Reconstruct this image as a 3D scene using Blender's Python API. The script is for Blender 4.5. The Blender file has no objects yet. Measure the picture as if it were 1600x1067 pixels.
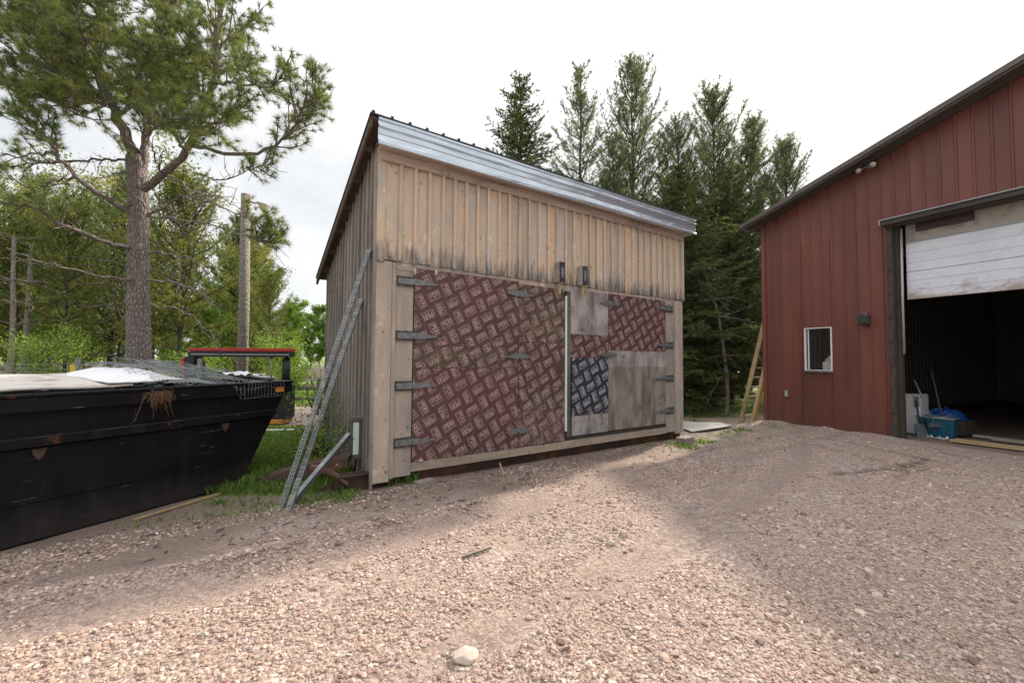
import bpy, math, random
import numpy as np
from mathutils import Vector, Matrix, noise as mnoise
R = math.radians
random.seed(7); rng = np.random.default_rng(7)
SC = bpy.context.scene
COL = SC.collection

# ------------------------------------------------------------------ camera
cam = bpy.data.cameras.new('camera'); camo = bpy.data.objects.new('camera', cam); COL.objects.link(camo)
cam.sensor_width = 36; cam.lens = 669.08 / 1600 * 36; cam.clip_start = 0.05; cam.clip_end = 3000
camo.matrix_world = Matrix.Translation((0, 0, 1.6)) @ Matrix.Rotation(math.pi/2 + 0.0403, 4, 'X') @ Matrix.Rotation(0.0069, 4, 'Z')
SC.camera = camo
# ------------------------------------------------------------------ world and sun
TOSUN = Vector((0.935, 0.99, 1.0))
W = bpy.data.worlds.new('World'); SC.world = W; W.use_nodes = True
nt = W.node_tree; nt.nodes.clear()
wo = nt.nodes.new('ShaderNodeOutputWorld'); bg = nt.nodes.new('ShaderNodeBackground')
sky = nt.nodes.new('ShaderNodeTexSky'); sky.sky_type = 'NISHITA'; sky.sun_disc = False
sky.sun_elevation = R(36.3); sky.sun_rotation = R(43.4); sky.dust_density = 2.5
tc = nt.nodes.new('ShaderNodeTexCoord'); mp = nt.nodes.new('ShaderNodeMapping'); mp.inputs['Scale'].default_value = (1, 1, 2.6)
ns = nt.nodes.new('ShaderNodeTexNoise'); ns.inputs['Scale'].default_value = 2.2; ns.inputs['Detail'].default_value = 6; ns.inputs['Roughness'].default_value = .6
cr = nt.nodes.new('ShaderNodeMapRange'); cr.inputs[1].default_value = .28; cr.inputs[2].default_value = .52; cr.inputs[3].default_value = .62; cr.inputs[4].default_value = 1.0
mx = nt.nodes.new('ShaderNodeMix'); mx.data_type = 'RGBA'; mx.inputs[7].default_value = (6.2, 6.25, 6.3, 1)
L = nt.links.new
L(tc.outputs['Generated'], mp.inputs[0]); L(mp.outputs[0], ns.inputs['Vector']); L(ns.outputs[0], cr.inputs[0])
L(cr.outputs[0], mx.inputs[0]); L(sky.outputs[0], mx.inputs[6]); L(mx.outputs[2], bg.inputs[0])
# overcast: brighter towards the zenith
sx_ = nt.nodes.new('ShaderNodeSeparateXYZ'); zr = nt.nodes.new('ShaderNodeMapRange'); zr.inputs[1].default_value = .42; zr.inputs[2].default_value = .95; zr.inputs[3].default_value = 1.0; zr.inputs[4].default_value = 2.6
vm = nt.nodes.new('ShaderNodeVectorMath'); vm.operation = 'SCALE'
L(tc.outputs['Generated'], sx_.inputs[0]); L(sx_.outputs[2], zr.inputs[0]); L(mx.outputs[2], vm.inputs[0]); L(zr.outputs[0], vm.inputs['Scale']); L(vm.outputs[0], bg.inputs[0])
bg.inputs[1].default_value = 0.1; L(bg.outputs[0], wo.inputs[0])
sun = bpy.data.lights.new('sun', 'SUN'); sun.energy = 5.0; sun.angle = R(2.5); sun.color = (1, .89, .74)
suno = bpy.data.objects.new('sun', sun); COL.objects.link(suno); suno.location = (9, 10, 20)
suno.rotation_euler = TOSUN.to_track_quat('Z', 'Y').to_euler()
SC.view_settings.view_transform = 'Standard'; SC.view_settings.look = 'None'
SC.view_settings.exposure = 0.68; SC.view_settings.gamma = 1

# ------------------------------------------------------------------ frames (measured)
SX, SY, SA = -1.6914, 5.3058, .6028          # shed front corner and facing
BX, BY, BA = 6.7152, 11.3477, -1.1124        # barn corner
DX, DY, DA = -3.458, 5.229, 1.1733           # dumpster

# ------------------------------------------------------------------ helpers
def tag(o, label=None, cat=None, group=None, kind=None):
    if label: o['label'] = label
    if cat: o['category'] = cat
    if group: o['group'] = group
    if kind: o['kind'] = kind
    return o
def empty(name, loc=(0, 0, 0), rz=0, label=None, cat=None, group=None):
    o = bpy.data.objects.new(name, None); COL.objects.link(o); o.location = loc; o.rotation_euler = (0, 0, rz)
    o.empty_display_size = .2
    return tag(o, label, cat, group)
def link_mesh(name, me, mat, parent=None):
    o = bpy.data.objects.new(name, me); COL.objects.link(o)
    if mat: me.materials.append(mat)
    if parent: o.parent = parent
    return o
def fbm(x, y, s=1.0, o=3, z=0.0):
    return mnoise.fractal(Vector((x*s, y*s, z)), 1.0, 2.0, o)

class MB:
    """collects shapes into one mesh with grain coordinates"""
    def __init__(s): s.v = []; s.f = []; s.g = []; s.r = []; s.sm = []
    def add(s, vs, fs, gs=None, r=None, smooth=False):
        b = len(s.v); r = random.random() if r is None else r
        s.v += [tuple(v) for v in vs]; s.f += [tuple(i+b for i in f) for f in fs]
        s.g += [tuple(g) for g in (gs if gs is not None else vs)]; s.r += [r]*len(vs); s.sm += [smooth]*len(fs)
    def box(s, a, b, ax=2, r=None, top=None):
        """axis-aligned box a..b ; ax = grain axis; top=(z at x0, z at x1) slopes the top along x, or along y with top=('y',z0,z1)"""
        x0, y0, z0 = a; x1, y1, z1 = b
        vs = [(x0,y0,z0),(x1,y0,z0),(x1,y1,z0),(x0,y1,z0),(x0,y0,z1),(x1,y0,z1),(x1,y1,z1),(x0,y1,z1)]
        if top:
            if top[0] == 'y': vs[4] = (x0,y0,top[1]); vs[5] = (x1,y0,top[1]); vs[6] = (x1,y1,top[2]); vs[7] = (x0,y1,top[2])
            else: vs[4] = (x0,y0,top[0]); vs[7] = (x0,y1,top[0]); vs[5] = (x1,y0,top[1]); vs[6] = (x1,y1,top[1])
        o = [random.uniform(0, 30) for _ in range(3)]
        oth = [i for i in range(3) if i != ax]
        gs = [(v[oth[0]]+o[0], v[oth[1]]+o[1], v[ax]+(0 if ax == 2 else o[2])) for v in vs]
        s.add(vs, [(0,3,2,1),(4,5,6,7),(0,1,5,4),(1,2,6,5),(2,3,7,6),(3,0,4,7)], gs, r)
    def beam(s, p, q, w, h, up=(0,0,1), r=None, w2=None, h2=None):
        p = Vector(p); q = Vector(q); d = (q-p); ln = d.length; d.normalize(); up = Vector(up)
        x = d.cross(up)
        if x.length < 1e-4: x = d.cross(Vector((1,0,0)))
        x.normalize(); y = x.cross(d).normalized(); w2 = w if w2 is None else w2; h2 = h if h2 is None else h2
        vs = []; gs = []; o = [random.uniform(0, 30) for _ in range(3)]
        for t, P, ww, hh in ((0, p, w, h), (ln, q, w2, h2)):
            for a, b in ((-1,-1),(1,-1),(1,1),(-1,1)):
                vs.append(P + x*a*ww/2 + y*b*hh/2); gs.append((a*ww/2+o[0], b*hh/2+o[1], t+o[2]))
        s.add(vs, [(3,2,1,0),(4,5,6,7),(0,1,5,4),(1,2,6,5),(2,3,7,6),(3,0,4,7)], gs, r)
    def tube(s, pts, rad, n=8, r=None, cap=True, smooth=True):
        pts = [Vector(p) for p in pts]
        if not hasattr(rad, '__len__'): rad = [rad]*len(pts)
        vs = []; gs = []; ln = 0; o = random.uniform(0, 30)
        ref = Vector((0,0,1)) if abs((pts[-1]-pts[0]).normalized().z) < .9 else Vector((1,0,0))
        for i, p in enumerate(pts):
            d = (pts[min(i+1, len(pts)-1)] - pts[max(i-1, 0)]).normalized()
            x = d.cross(ref).normalized(); y = x.cross(d)
            if i: ln += (p-pts[i-1]).length
            for k in range(n):
                a = 2*math.pi*k/n
                vs.append(p + (x*math.cos(a)+y*math.sin(a))*rad[i]); gs.append((a*rad[0]+o, o, ln+o))
        fs = [(i*n+k, i*n+(k+1)%n, (i+1)*n+(k+1)%n, (i+1)*n+k) for i in range(len(pts)-1) for k in range(n)]
        if cap: fs += [tuple(range(n))[::-1], tuple((len(pts)-1)*n+k for k in range(n))]
        s.add(vs, fs, gs, r, smooth)
    def prism(s, poly, y0, y1, r=None):
        """polygon in the x-z plane extruded from y0 to y1"""
        n = len(poly); vs = [(x, y0, z) for x, z in poly] + [(x, y1, z) for x, z in poly]
        s.add(vs, [tuple(range(n)), tuple(range(n, 2*n))[::-1]] + [(i, n+i, n+(i+1) % n, (i+1) % n) for i in range(n)], None, r)
    def build(s, name, mat, parent=None, bevel=0):
        me = bpy.data.meshes.new(name); me.from_pydata(s.v, [], s.f)
        a = me.attributes.new('gc', 'FLOAT_VECTOR', 'POINT'); a.data.foreach_set('vector', np.array(s.g, np.float32).ravel())
        a = me.attributes.new('rnd', 'FLOAT', 'POINT'); a.data.foreach_set('value', np.array(s.r, np.float32))
        me.polygons.foreach_set('use_smooth', s.sm); me.update()
        o = link_mesh(name, me, mat, parent)
        if bevel:
            m = o.modifiers.new('bevel', 'BEVEL'); m.width = bevel; m.segments = 2; m.limit_method = 'ANGLE'
        return o
def npmesh(name, V, F, mat, parent=None, attrs={}, smooth=False):
    V = np.asarray(V, np.float32); F = np.asarray(F, np.int32); k = F.shape[1]
    me = bpy.data.meshes.new(name); me.vertices.add(len(V)); me.vertices.foreach_set('co', V.ravel())
    me.loops.add(F.size); me.loops.foreach_set('vertex_index', F.ravel())
    me.polygons.add(len(F)); me.polygons.foreach_set('loop_start', np.arange(0, F.size, k, dtype=np.int32))
    try: me.polygons.foreach_set('loop_total', np.full(len(F), k, np.int32))
    except Exception: pass
    for n, a in attrs.items():
        a = np.asarray(a, np.float32)
        if a.ndim == 1: at = me.attributes.new(n, 'FLOAT', 'POINT'); at.data.foreach_set('value', a)
        else: at = me.attributes.new(n, 'FLOAT_VECTOR', 'POINT'); at.data.foreach_set('vector', a.ravel())
    me.polygons.foreach_set('use_smooth', np.full(len(F), smooth)); me.update(calc_edges=True)
    return link_mesh(name, me, mat, parent)
def copy_tree(o, parent=None):
    c = o.copy(); COL.objects.link(c); c.parent = parent
    for ch in [x for x in COL.objects if x.parent == o]: copy_tree(ch, c)
    return c

# ------------------------------------------------------------------ materials
class M:
    def __init__(s, name):
        s.m = bpy.data.materials.new(name); s.m.use_nodes = True; s.t = s.m.node_tree
        s.b = s.t.nodes['Principled BSDF']; s.out = s.t.nodes['Material Output']
    def n(s, typ, ins={}, **props):
        nd = s.t.nodes.new('ShaderNode'+typ)
        for k, v in props.items(): setattr(nd, k, v)
        for k, v in ins.items(): s.set(nd.inputs[k], v)
        return nd
    def set(s, sock, v):
        if isinstance(v, bpy.types.NodeSocket): s.t.links.new(v, sock)
        elif isinstance(v, bpy.types.Node): s.t.links.new(v.outputs[0], sock)
        else:
            if hasattr(v, '__len__') and len(v) == 3 and sock.type == 'RGBA': v = (*v, 1)
            sock.default_value = v
    def p(s, **k):
        for a, v in k.items(): s.set(s.b.inputs[a.replace('_', ' ')], v)
        return s
    def attr(s, name, out='Fac'): return s.n('Attribute', attribute_name=name).outputs[out]
    def obj(s): return s.n('TexCoord').outputs['Object']
    def gen(s, v, sc=(1,1,1), loc=(0,0,0)): return s.n('Mapping', {'Vector': v, 'Scale': sc, 'Location': loc}).outputs[0]
    def noise(s, v, scale=5, det=4, rough=.55, dist=0): return s.n('TexNoise', {'Vector': v, 'Scale': scale, 'Detail': det, 'Roughness': rough, 'Distortion': dist}).outputs[0]
    def vor(s, v, scale=5, out='Distance', feature='F1', rand=1): return s.n('TexVoronoi', {'Vector': v, 'Scale': scale, 'Randomness': rand}, feature=feature).outputs[out]
    def mr(s, v, a, b, c=0, d=1): return s.n('MapRange', {'Value': v, 'From Min': a, 'From Max': b, 'To Min': c, 'To Max': d}).outputs[0]
    def mix(s, f, a, b, mode='MIX'):
        nd = s.t.nodes.new('ShaderNodeMix'); nd.data_type = 'RGBA'; nd.blend_type = mode
        s.set(nd.inputs[0], f); s.set(nd.inputs[6], a); s.set(nd.inputs[7], b); return nd.outputs[2]
    def ramp(s, v, *stops):
        nd = s.n('ValToRGB', {'Fac': v}); e = nd.color_ramp.elements
        while len(e) < len(stops): e.new(.5)
        for i, (p, c) in enumerate(stops): e[i].position = p; e[i].color = (*c, 1)
        return nd.outputs[0]
    def math(s, op, a, b=0.5, c=0): 
        nd = s.n('Math', {0: a, 1: b}, operation=op); return nd.outputs[0]
    def vadd(s, a, b): return s.n('VectorMath', {0: a, 1: b}, operation='ADD').outputs[0]
    def bump(s, h, strength=.3, dist=.01, normal=None):
        ins = {'Height': h, 'Strength': strength, 'Distance': dist}
        if normal is not None: ins['Normal'] = normal
        return s.n('Bump', ins).outputs[0]

def wood(name, c1, c2, grey=(.2,.19,.18), gamt=.3, stain=None, knots=True, rough=.85, scale=1.0):
    m = M(name); g = m.attr('gc', 'Vector'); r = m.attr('rnd')
    gv = m.gen(g, (18*scale, 18*scale, 1.1*scale)); fine = m.noise(gv, 3.2, 5, .65, .4)
    rings = m.n('TexWave', {'Vector': m.gen(g, (16, 16, .7)), 'Scale': 1.6, 'Distortion': 5.0, 'Detail': 3, 'Detail Scale': 1.2}).outputs['Fac']
    col = m.mix(r, c1, c2)
    col = m.mix(m.mr(rings, .35, 1, 0, .55), col, [x*.6 for x in c2])
    col = m.mix(m.mr(fine, .48, .75, 0, .5), col, [x*.5 for x in c1])
    big = m.noise(m.gen(g, (3, 3, .8)), 1.5, 4, .6)
    col = m.mix(m.mr(big, .62-gamt*.5, .8-gamt*.3, 0, .85), col, grey)
    if knots:
        k = m.vor(m.gen(g, (9, 1.5, 6.5)), 1.0)
        kn = m.mr(m.noise(m.gen(g, (9, 1.5, 5)), 1.1, 2), .35, .65, 0, 1.15); col = m.mix(m.math('MULTIPLY', m.mr(k, .07, .17, .8, 0), kn), col, (.09, .05, .03))
        k2 = m.vor(m.gen(g, (19, 3, 9)), 1.0); col = m.mix(m.mr(k2, .07, .14, .55, 0), col, (.12, .08, .06)); k3 = m.noise(m.gen(g, (2.2,2.2,2.2)), 2.4, 5, .7); col = m.mix(m.mr(k3, .56, .7, 0, .55), col, [x*.66 for x in c1]); col = m.mix(m.mr(k3, .42, .3, 0, .4), col, [min(1, x*1.35) for x in c1])
    if stain:   # dark weathering that creeps up from the board ends at height z0
        z0, hgt = stain
        sep = m.n('SeparateXYZ', {0: g}).outputs[2]
        f = m.math('SUBTRACT', sep, z0)
        nz = m.noise(m.gen(g, (9, 9, 1.6)), 2.0, 4, .6)
        f = m.math('DIVIDE', f, hgt); f = m.math('SUBTRACT', f, m.math('MULTIPLY', nz, 2.6))
        col = m.mix(m.mr(f, -1.45, -.6, .92, 0), col, (.10, .10, .105))
    hsv = m.n('HueSaturation', {'Color': col, 'Value': m.mr(r, 0, 1, .70, 1.18)})
    m.p(Base_Color=hsv.outputs[0], Roughness=rough, Normal=m.bump(fine, .5, .004))
    return m.m
def plain(name, c, rough=.6, metal=0, var=.25, dirt=None, dscale=6, bump=.15, bs=40, spec=.5):
    m = M(name); o = m.obj(); nz = m.noise(o, dscale, 5, .6)
    col = m.mix(m.mr(nz, .35, .7, 0, var), c, [x*.55 for x in c])
    if dirt: col = m.mix(m.mr(m.noise(m.gen(o, (1,1,1), (5,3,1)), dscale*.6, 6, .7), .52, .62, 0, .9), col, dirt)
    m.p(Base_Color=col, Roughness=m.mr(nz, .3, .7, rough*.85, min(1, rough*1.15)), Metallic=metal, Normal=m.bump(m.noise(o, bs, 3), bump, .003))
    m.b.inputs['Specular IOR Level'].default_value = spec
    return m.m

MAT = {}
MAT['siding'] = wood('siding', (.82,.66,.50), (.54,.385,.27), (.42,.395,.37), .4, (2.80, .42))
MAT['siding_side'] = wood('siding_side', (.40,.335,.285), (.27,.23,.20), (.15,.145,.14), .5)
MAT['board'] = wood('board', (.60,.485,.385), (.44,.35,.28), (.27,.255,.24), .55)
MAT['sill'] = wood('sill', (.42,.325,.25), (.33,.255,.195), (.17,.15,.13), .4)
MAT['oldwood'] = wood('oldwood', (.2,.17,.14), (.13,.11,.09), (.07,.065,.06), .5)
MAT['darkwood'] = wood('darkwood', (.09,.07,.055), (.06,.048,.04), (.035,.03,.03), .4)
MAT['lumber'] = wood('lumber', (.55,.40,.22), (.47,.33,.17), (.3,.24,.16), .15)
MAT['soffit'] = wood('soffit', (.58,.48,.41), (.48,.39,.33), (.17,.15,.13), .3)
MAT['raftwood'] = wood('raftwood', (.15,.10,.075), (.10,.07,.055), (.06,.05,.045), .3)

def panel_mat(name, base, alt, scuff, samt=.5):
    m = M(name); o = m.obj(); n1 = m.noise(o, 1.3, 5, .6); n2 = m.noise(m.gen(o, (1,1,.5)), 9, 6, .75)
    col = m.mix(m.mr(n1, .4, .66), base, alt)
    col = m.mix(m.mr(n2, .62-samt*.16, .72, 0, .8), col, scuff)
    sc = m.n('TexWave', {'Vector': m.gen(o, (2, 1, 3)), 'Scale': 1.3, 'Distortion': 14, 'Detail': 4}).outputs['Fac']
    col = m.mix(m.mr(sc, .985, 1, 0, .5), col, scuff)
    m.p(Base_Color=col, Roughness=m.mr(n2, .4, .7, .42, .75), Normal=m.bump(m.noise(o, 55, 4), .15, .003))
    return m.m
MAT['ply_red'] = panel_mat('ply_red', (.085,.031,.034), (.06,.032,.027), (.15,.09,.06), .45)
MAT['ply_brown'] = panel_mat('ply_brown', (.045,.028,.022), (.075,.05,.03), (.20,.14,.085), .75)
MAT['ply_red_dusty'] = panel_mat('ply_red_dusty', (.09,.036,.036), (.08,.045,.035), (.22,.17,.14), .9)
MAT['ply_black'] = panel_mat('ply_black', (.016,.018,.028), (.022,.024,.034), (.09,.09,.10), .3)
def print_mat(name, ink, base):
    m = M(name); o = m.obj(); n = m.noise(o, 38, 5, .7); n2 = m.noise(o, 2.3, 4, .7)
    f = m.math('ADD', n, m.math('MULTIPLY', n2, .55))
    col = m.mix(m.mr(f, .73, .96, 0, .75), ink, base)
    m.p(Base_Color=col, Roughness=.7); return m.m
MAT['print_pink'] = print_mat('print_pink', (.37,.255,.25), (.14,.06,.06))
MAT['print_grey'] = print_mat('print_grey', (.38,.38,.41), (.04,.04,.05))
MAT['print_faded'] = print_mat('print_faded', (.33,.33,.34), (.19,.17,.17))
def greyply(name, a, b, c):
    m = M(name); o = m.obj(); n1 = m.noise(m.gen(o, (1,1,.55)), 3.2, 6, .65); n2 = m.noise(m.gen(o, (60,1,1.5)), 1, 4, .6)
    st = m.noise(m.gen(o, (4.5,1,.8), (3,0,2)), 1, 4, .6)
    col = m.mix(m.mr(n1, .42, .58), a, b); col = m.mix(m.mr(n2, .5, .8, 0, .4), col, c)
    col = m.mix(m.mr(st, .50, .68, 0, .85), col, c)
    k = m.vor(m.gen(o, (3.2,1,4.5)), 1.0); col = m.mix(m.mr(k, .02, .24, .7, 0), col, [x*.6 for x in c])
    m.p(Base_Color=col, Roughness=.85, Normal=m.bump(n2, .3, .002)); return m.m
MAT['ply_grey'] = greyply('ply_grey', (.36,.33,.315), (.21,.18,.175), (.085,.07,.068))
MAT['ply_grey_brown'] = greyply('ply_grey_brown', (.26,.22,.19), (.16,.13,.115), (.06,.048,.042))

def galv(name, c, rough=.38):
    m = M(name); o = m.obj(); n = m.noise(m.gen(o, (.7,1,6)), 3, 4, .6); v = m.vor(o, 60, 'Color')
    col = m.mix(m.mr(n, .3, .7), c, [x*.72 for x in c]); col = m.mix(.08, col, v, 'OVERLAY')
    m.p(Base_Color=col, Metallic=.75, Roughness=m.mr(n, .3, .7, rough*.8, rough*1.3), Normal=m.bump(m.noise(m.gen(o, (.5,1,1)), 5, 3), .35, .02))
    return m.m
MAT['galv'] = galv('galv', (.66,.73,.80), .24)
MAT['galv_dull'] = galv('galv_dull', (.27,.285,.29), .6)
MAT['hinge'] = plain('hinge', (.20,.22,.23), .5, .6, .4, (.12,.09,.07), 30)
MAT['hinge_dark'] = plain('hinge_dark', (.045,.05,.05), .6, .3, .4, (.14,.13,.12), 30)
MAT['roof_dark'] = plain('roof_dark', (.035,.032,.032), .45, .3)
MAT['white_strip'] = plain('white_strip', (.62,.72,.68), .5)
MAT['foam'] = plain('foam', (.55,.42,.38), .9, dirt=(.4,.25,.16), dscale=30)
MAT['steel_rust'] = plain('steel_rust', (.075,.042,.032), .8, .2, .5, (.15,.07,.035), 4, .5)
MAT['steel_rust_light'] = plain('steel_rust_light', (.16,.10,.065), .8, .2, .5, (.10,.05,.03), 5, .5)
MAT['concrete'] = plain('concrete', (.42,.40,.38), .9, 0, .4, (.28,.25,.22), 9, .5)
MAT['concrete_dark'] = plain('concrete_dark', (.24,.20,.185), .9, 0, .4, (.16,.13,.11), 9, .5)
MAT['black_paint'] = plain('black_paint', (.010,.010,.012), .5, .1, .3, (.02,.018,.017), 4)
MAT['red_paint'] = plain('red_paint', (.50,.018,.015), .4)
MAT['amber'] = plain('amber', (.75,.28,.03), .3)
MAT['orange'] = plain('orange', (.55,.25,.035), .55, 0, .35, (.2,.12,.04))
MAT['yellow'] = plain('yellow', (.8,.55,.03), .5)
MAT['white_paint'] = plain('white_paint', (.72,.72,.72), .5, 0, .2)
MAT['aluminium'] = plain('aluminium', (.7,.7,.72), .35, .7)
MAT['teal'] = plain('teal', (.008,.09,.15), .4)
MAT['blue_tarp'] = plain('blue_tarp', (.01,.06,.26), .4)
MAT['plastic_white'] = plain('plastic_white', (.7,.7,.72), .45)
MAT['grey_metal'] = plain('grey_metal', (.3,.31,.33), .5, .6)
MAT['rubber'] = plain('rubber', (.02,.02,.02), .8)
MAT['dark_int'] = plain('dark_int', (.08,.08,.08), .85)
MAT['straw'] = plain('straw', (.16,.085,.05), .95)
MAT['glass'] = (lambda m: (m.p(Base_Color=(.02,.025,.025), Roughness=.04, Metallic=0), m.m)[1])(M('glass'))
MAT['lens'] = (lambda m: (m.p(Base_Color=(.5,.44,.38), Roughness=.2, Metallic=.4), m.m)[1])(M('lens'))

def barn_mat():
    m = M('barn_red'); o = m.obj(); r = m.attr('rnd')
    n1 = m.noise(m.gen(o, (1.2,1,.25)), 1.4, 5, .6); n2 = m.noise(o, 14, 5, .7)
    col = m.mix(m.mr(n1, .35, .68), (.165,.049,.036), (.11,.034,.027))
    col = m.mix(m.mr(n2, .55, .8, 0, .35), col, (.17,.075,.06))
    sp = m.n('SeparateXYZ', {0: o}).outputs[2]
    low = m.math('ADD', sp, m.math('MULTIPLY', n1, -1.1))
    col = m.mix(m.mr(low, -.55, .25, .5, 0), col, (.10,.045,.035))      # splashed mud along the foot
    hi = m.noise(m.gen(o, (.9,1,.15), (4,0,0)), 1.2, 4, .6); col = m.mix(m.mr(hi, .56, .72, 0, .35), col, (.13,.085,.08))
    hsv = m.n('HueSaturation', {'Color': col, 'Value': m.mr(r, 0, 1, .9, 1.1)})
    m.p(Base_Color=hsv.outputs[0], Roughness=.5, Normal=m.bump(m.noise(m.gen(o, (3,1,.6)), 3, 3), .25, .02)); return m.m
MAT['barn'] = barn_mat()
def overdoor_mat():
    m = M('overdoor'); o = m.obj(); sp = m.n('SeparateXYZ', {0: o})
    n = m.noise(m.gen(o, (1,1,2)), 2.5, 5, .65)
    col = m.mix(m.mr(n, .35, .7), (.66,.68,.75), (.56,.58,.65))
    low = m.math('SUBTRACT', sp.outputs[2], 2.87); nn = m.noise(m.gen(o, (1.1,1,1.5)), 3.3, 5, .7)
    f = m.math('SUBTRACT', low, m.math('MULTIPLY', m.mr(nn, .42, .7), .3))
    col = m.mix(m.mr(f, -.12, .10, .75, 0), col, (.27,.19,.13))
    cr = m.vor(m.gen(o, (1.6,1,1.1)), 1.0, feature='DISTANCE_TO_EDGE'); col = m.mix(m.mr(cr, 0, .004, .5, 0), col, (.25,.22,.22))
    m.p(Base_Color=col, Roughness=.5, Normal=m.bump(n, .2, .01)); return m.m
MAT['overdoor'] = overdoor_mat()
def dump_mat():
    m = M('dumpster_black'); o = m.obj()
    n1 = m.noise(o, 2.2, 5, .65); n2 = m.noise(m.gen(o, (2.4,2.4,.5)), 2.5, 6, .7)
    col = m.mix(m.mr(n1, .4, .7), (.005,.0055,.007), (.010,.010,.012))
    # scratched rust patches with runs below, and pale scratches
    rp = m.noise(m.gen(o, (1,1,1), (2.3,0,1.7)), 3.4, 7, .72); rust = m.mr(rp, .625, .67)
    col = m.mix(m.mr(n2, .58, .74, 0, .35), col, (.035,.031,.029))
    col = m.mix(m.math('MULTIPLY', rust, .8), col, (.095,.038,.022))
    sc = m.noise(m.gen(o, (1.2,1,26), (0,0,4)), 2.2, 3, .6); sm_ = m.noise(o, 3.1, 4, .6); col = m.mix(m.math('MULTIPLY', m.mr(sc, .68, .71), m.mr(sm_, .46, .56, 0, .8)), col, (.22,.22,.22))
    sv = m.noise(m.gen(o, (40,1,2.2), (7,0,0)), 1.6, 3, .6); col = m.mix(m.math('MULTIPLY', m.mr(sv, .70, .73), m.mr(sm_, .55, .45, 0, .7)), col, (.17,.15,.14))
    sp = m.n('SeparateXYZ', {0: o}); low = m.math('SUBTRACT', sp.outputs[2], m.math('MULTIPLY', n2, .5))
    col = m.mix(m.mr(low, -.2, .08, .4, 0), col, (.06,.05,.045))
    m.p(Base_Color=col, Roughness=m.mr(n1, .3, .7, .34, .6), Normal=m.bump(m.noise(o, 2.1, 3), .4, .04)); m.b.inputs['Specular IOR Level'].default_value = .16
    return m.m
MAT['dumpster'] = dump_mat()

def leafmat(name, a, b, c, tr=.42):
    m = M(name); r = m.attr('rnd'); o = m.obj()
    col = m.ramp(m.math('ADD', m.math('MULTIPLY', r, .7), m.math('MULTIPLY', m.noise(o, .9, 3), .3)), (.15, a), (.5, b), (.85, c))
    d = m.n('BsdfTranslucent', {'Color': col}); m.p(Base_Color=col, Roughness=.75)
    m.b.inputs['Specular IOR Level'].default_value = .25
    mixs = m.n('MixShader', {0: tr}); m.t.links.new(m.b.outputs[0], mixs.inputs[1]); m.t.links.new(d.outputs[0], mixs.inputs[2])
    m.t.links.new(mixs.outputs[0], m.out.inputs[0]); return m.m
MAT['needle_pine'] = leafmat('needle_pine', (.075,.11,.04), (.15,.205,.055), (.28,.30,.08))
MAT['needle_back'] = leafmat('needle_back', (.085,.125,.06), (.17,.22,.095), (.28,.32,.13))
MAT['needle_spruce'] = leafmat('needle_spruce', (.055,.085,.035), (.105,.145,.05), (.21,.235,.06))
MAT['needle_olive'] = leafmat('needle_olive', (.09,.14,.035), (.17,.22,.05), (.33,.29,.06))
MAT['leaf_light'] = leafmat('leaf_light', (.07,.14,.02), (.15,.25,.04), (.28,.38,.06), .35)
MAT['grass'] = leafmat('grass', (.06,.12,.02), (.12,.22,.035), (.24,.30,.07), .3)
def bark(name, a, b, c):
    m = M(name); g = m.attr('gc', 'Vector')
    v = m.vor(m.gen(g, (1,1,.32)), 26, feature='DISTANCE_TO_EDGE'); n = m.noise(m.gen(g, (1,1,.4)), 12, 5, .7)
    col = m.mix(m.mr(n, .35, .7), a, b); col = m.mix(m.mr(v, 0, .12, .8, 0), col, c)
    m.p(Base_Color=col, Roughness=.95, Normal=m.bump(m.math('ADD', m.mr(v, 0, .3), n), .9, .025)); return m.m
MAT['bark'] = bark('bark', (.30,.245,.225), (.20,.165,.155), (.075,.06,.053))
MAT['bark_dark'] = bark('bark_dark', (.10,.085,.075), (.07,.06,.052), (.03,.026,.023))
MAT['bark_pale'] = bark('bark_pale', (.34,.31,.27), (.24,.21,.18), (.10,.09,.08))

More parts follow.
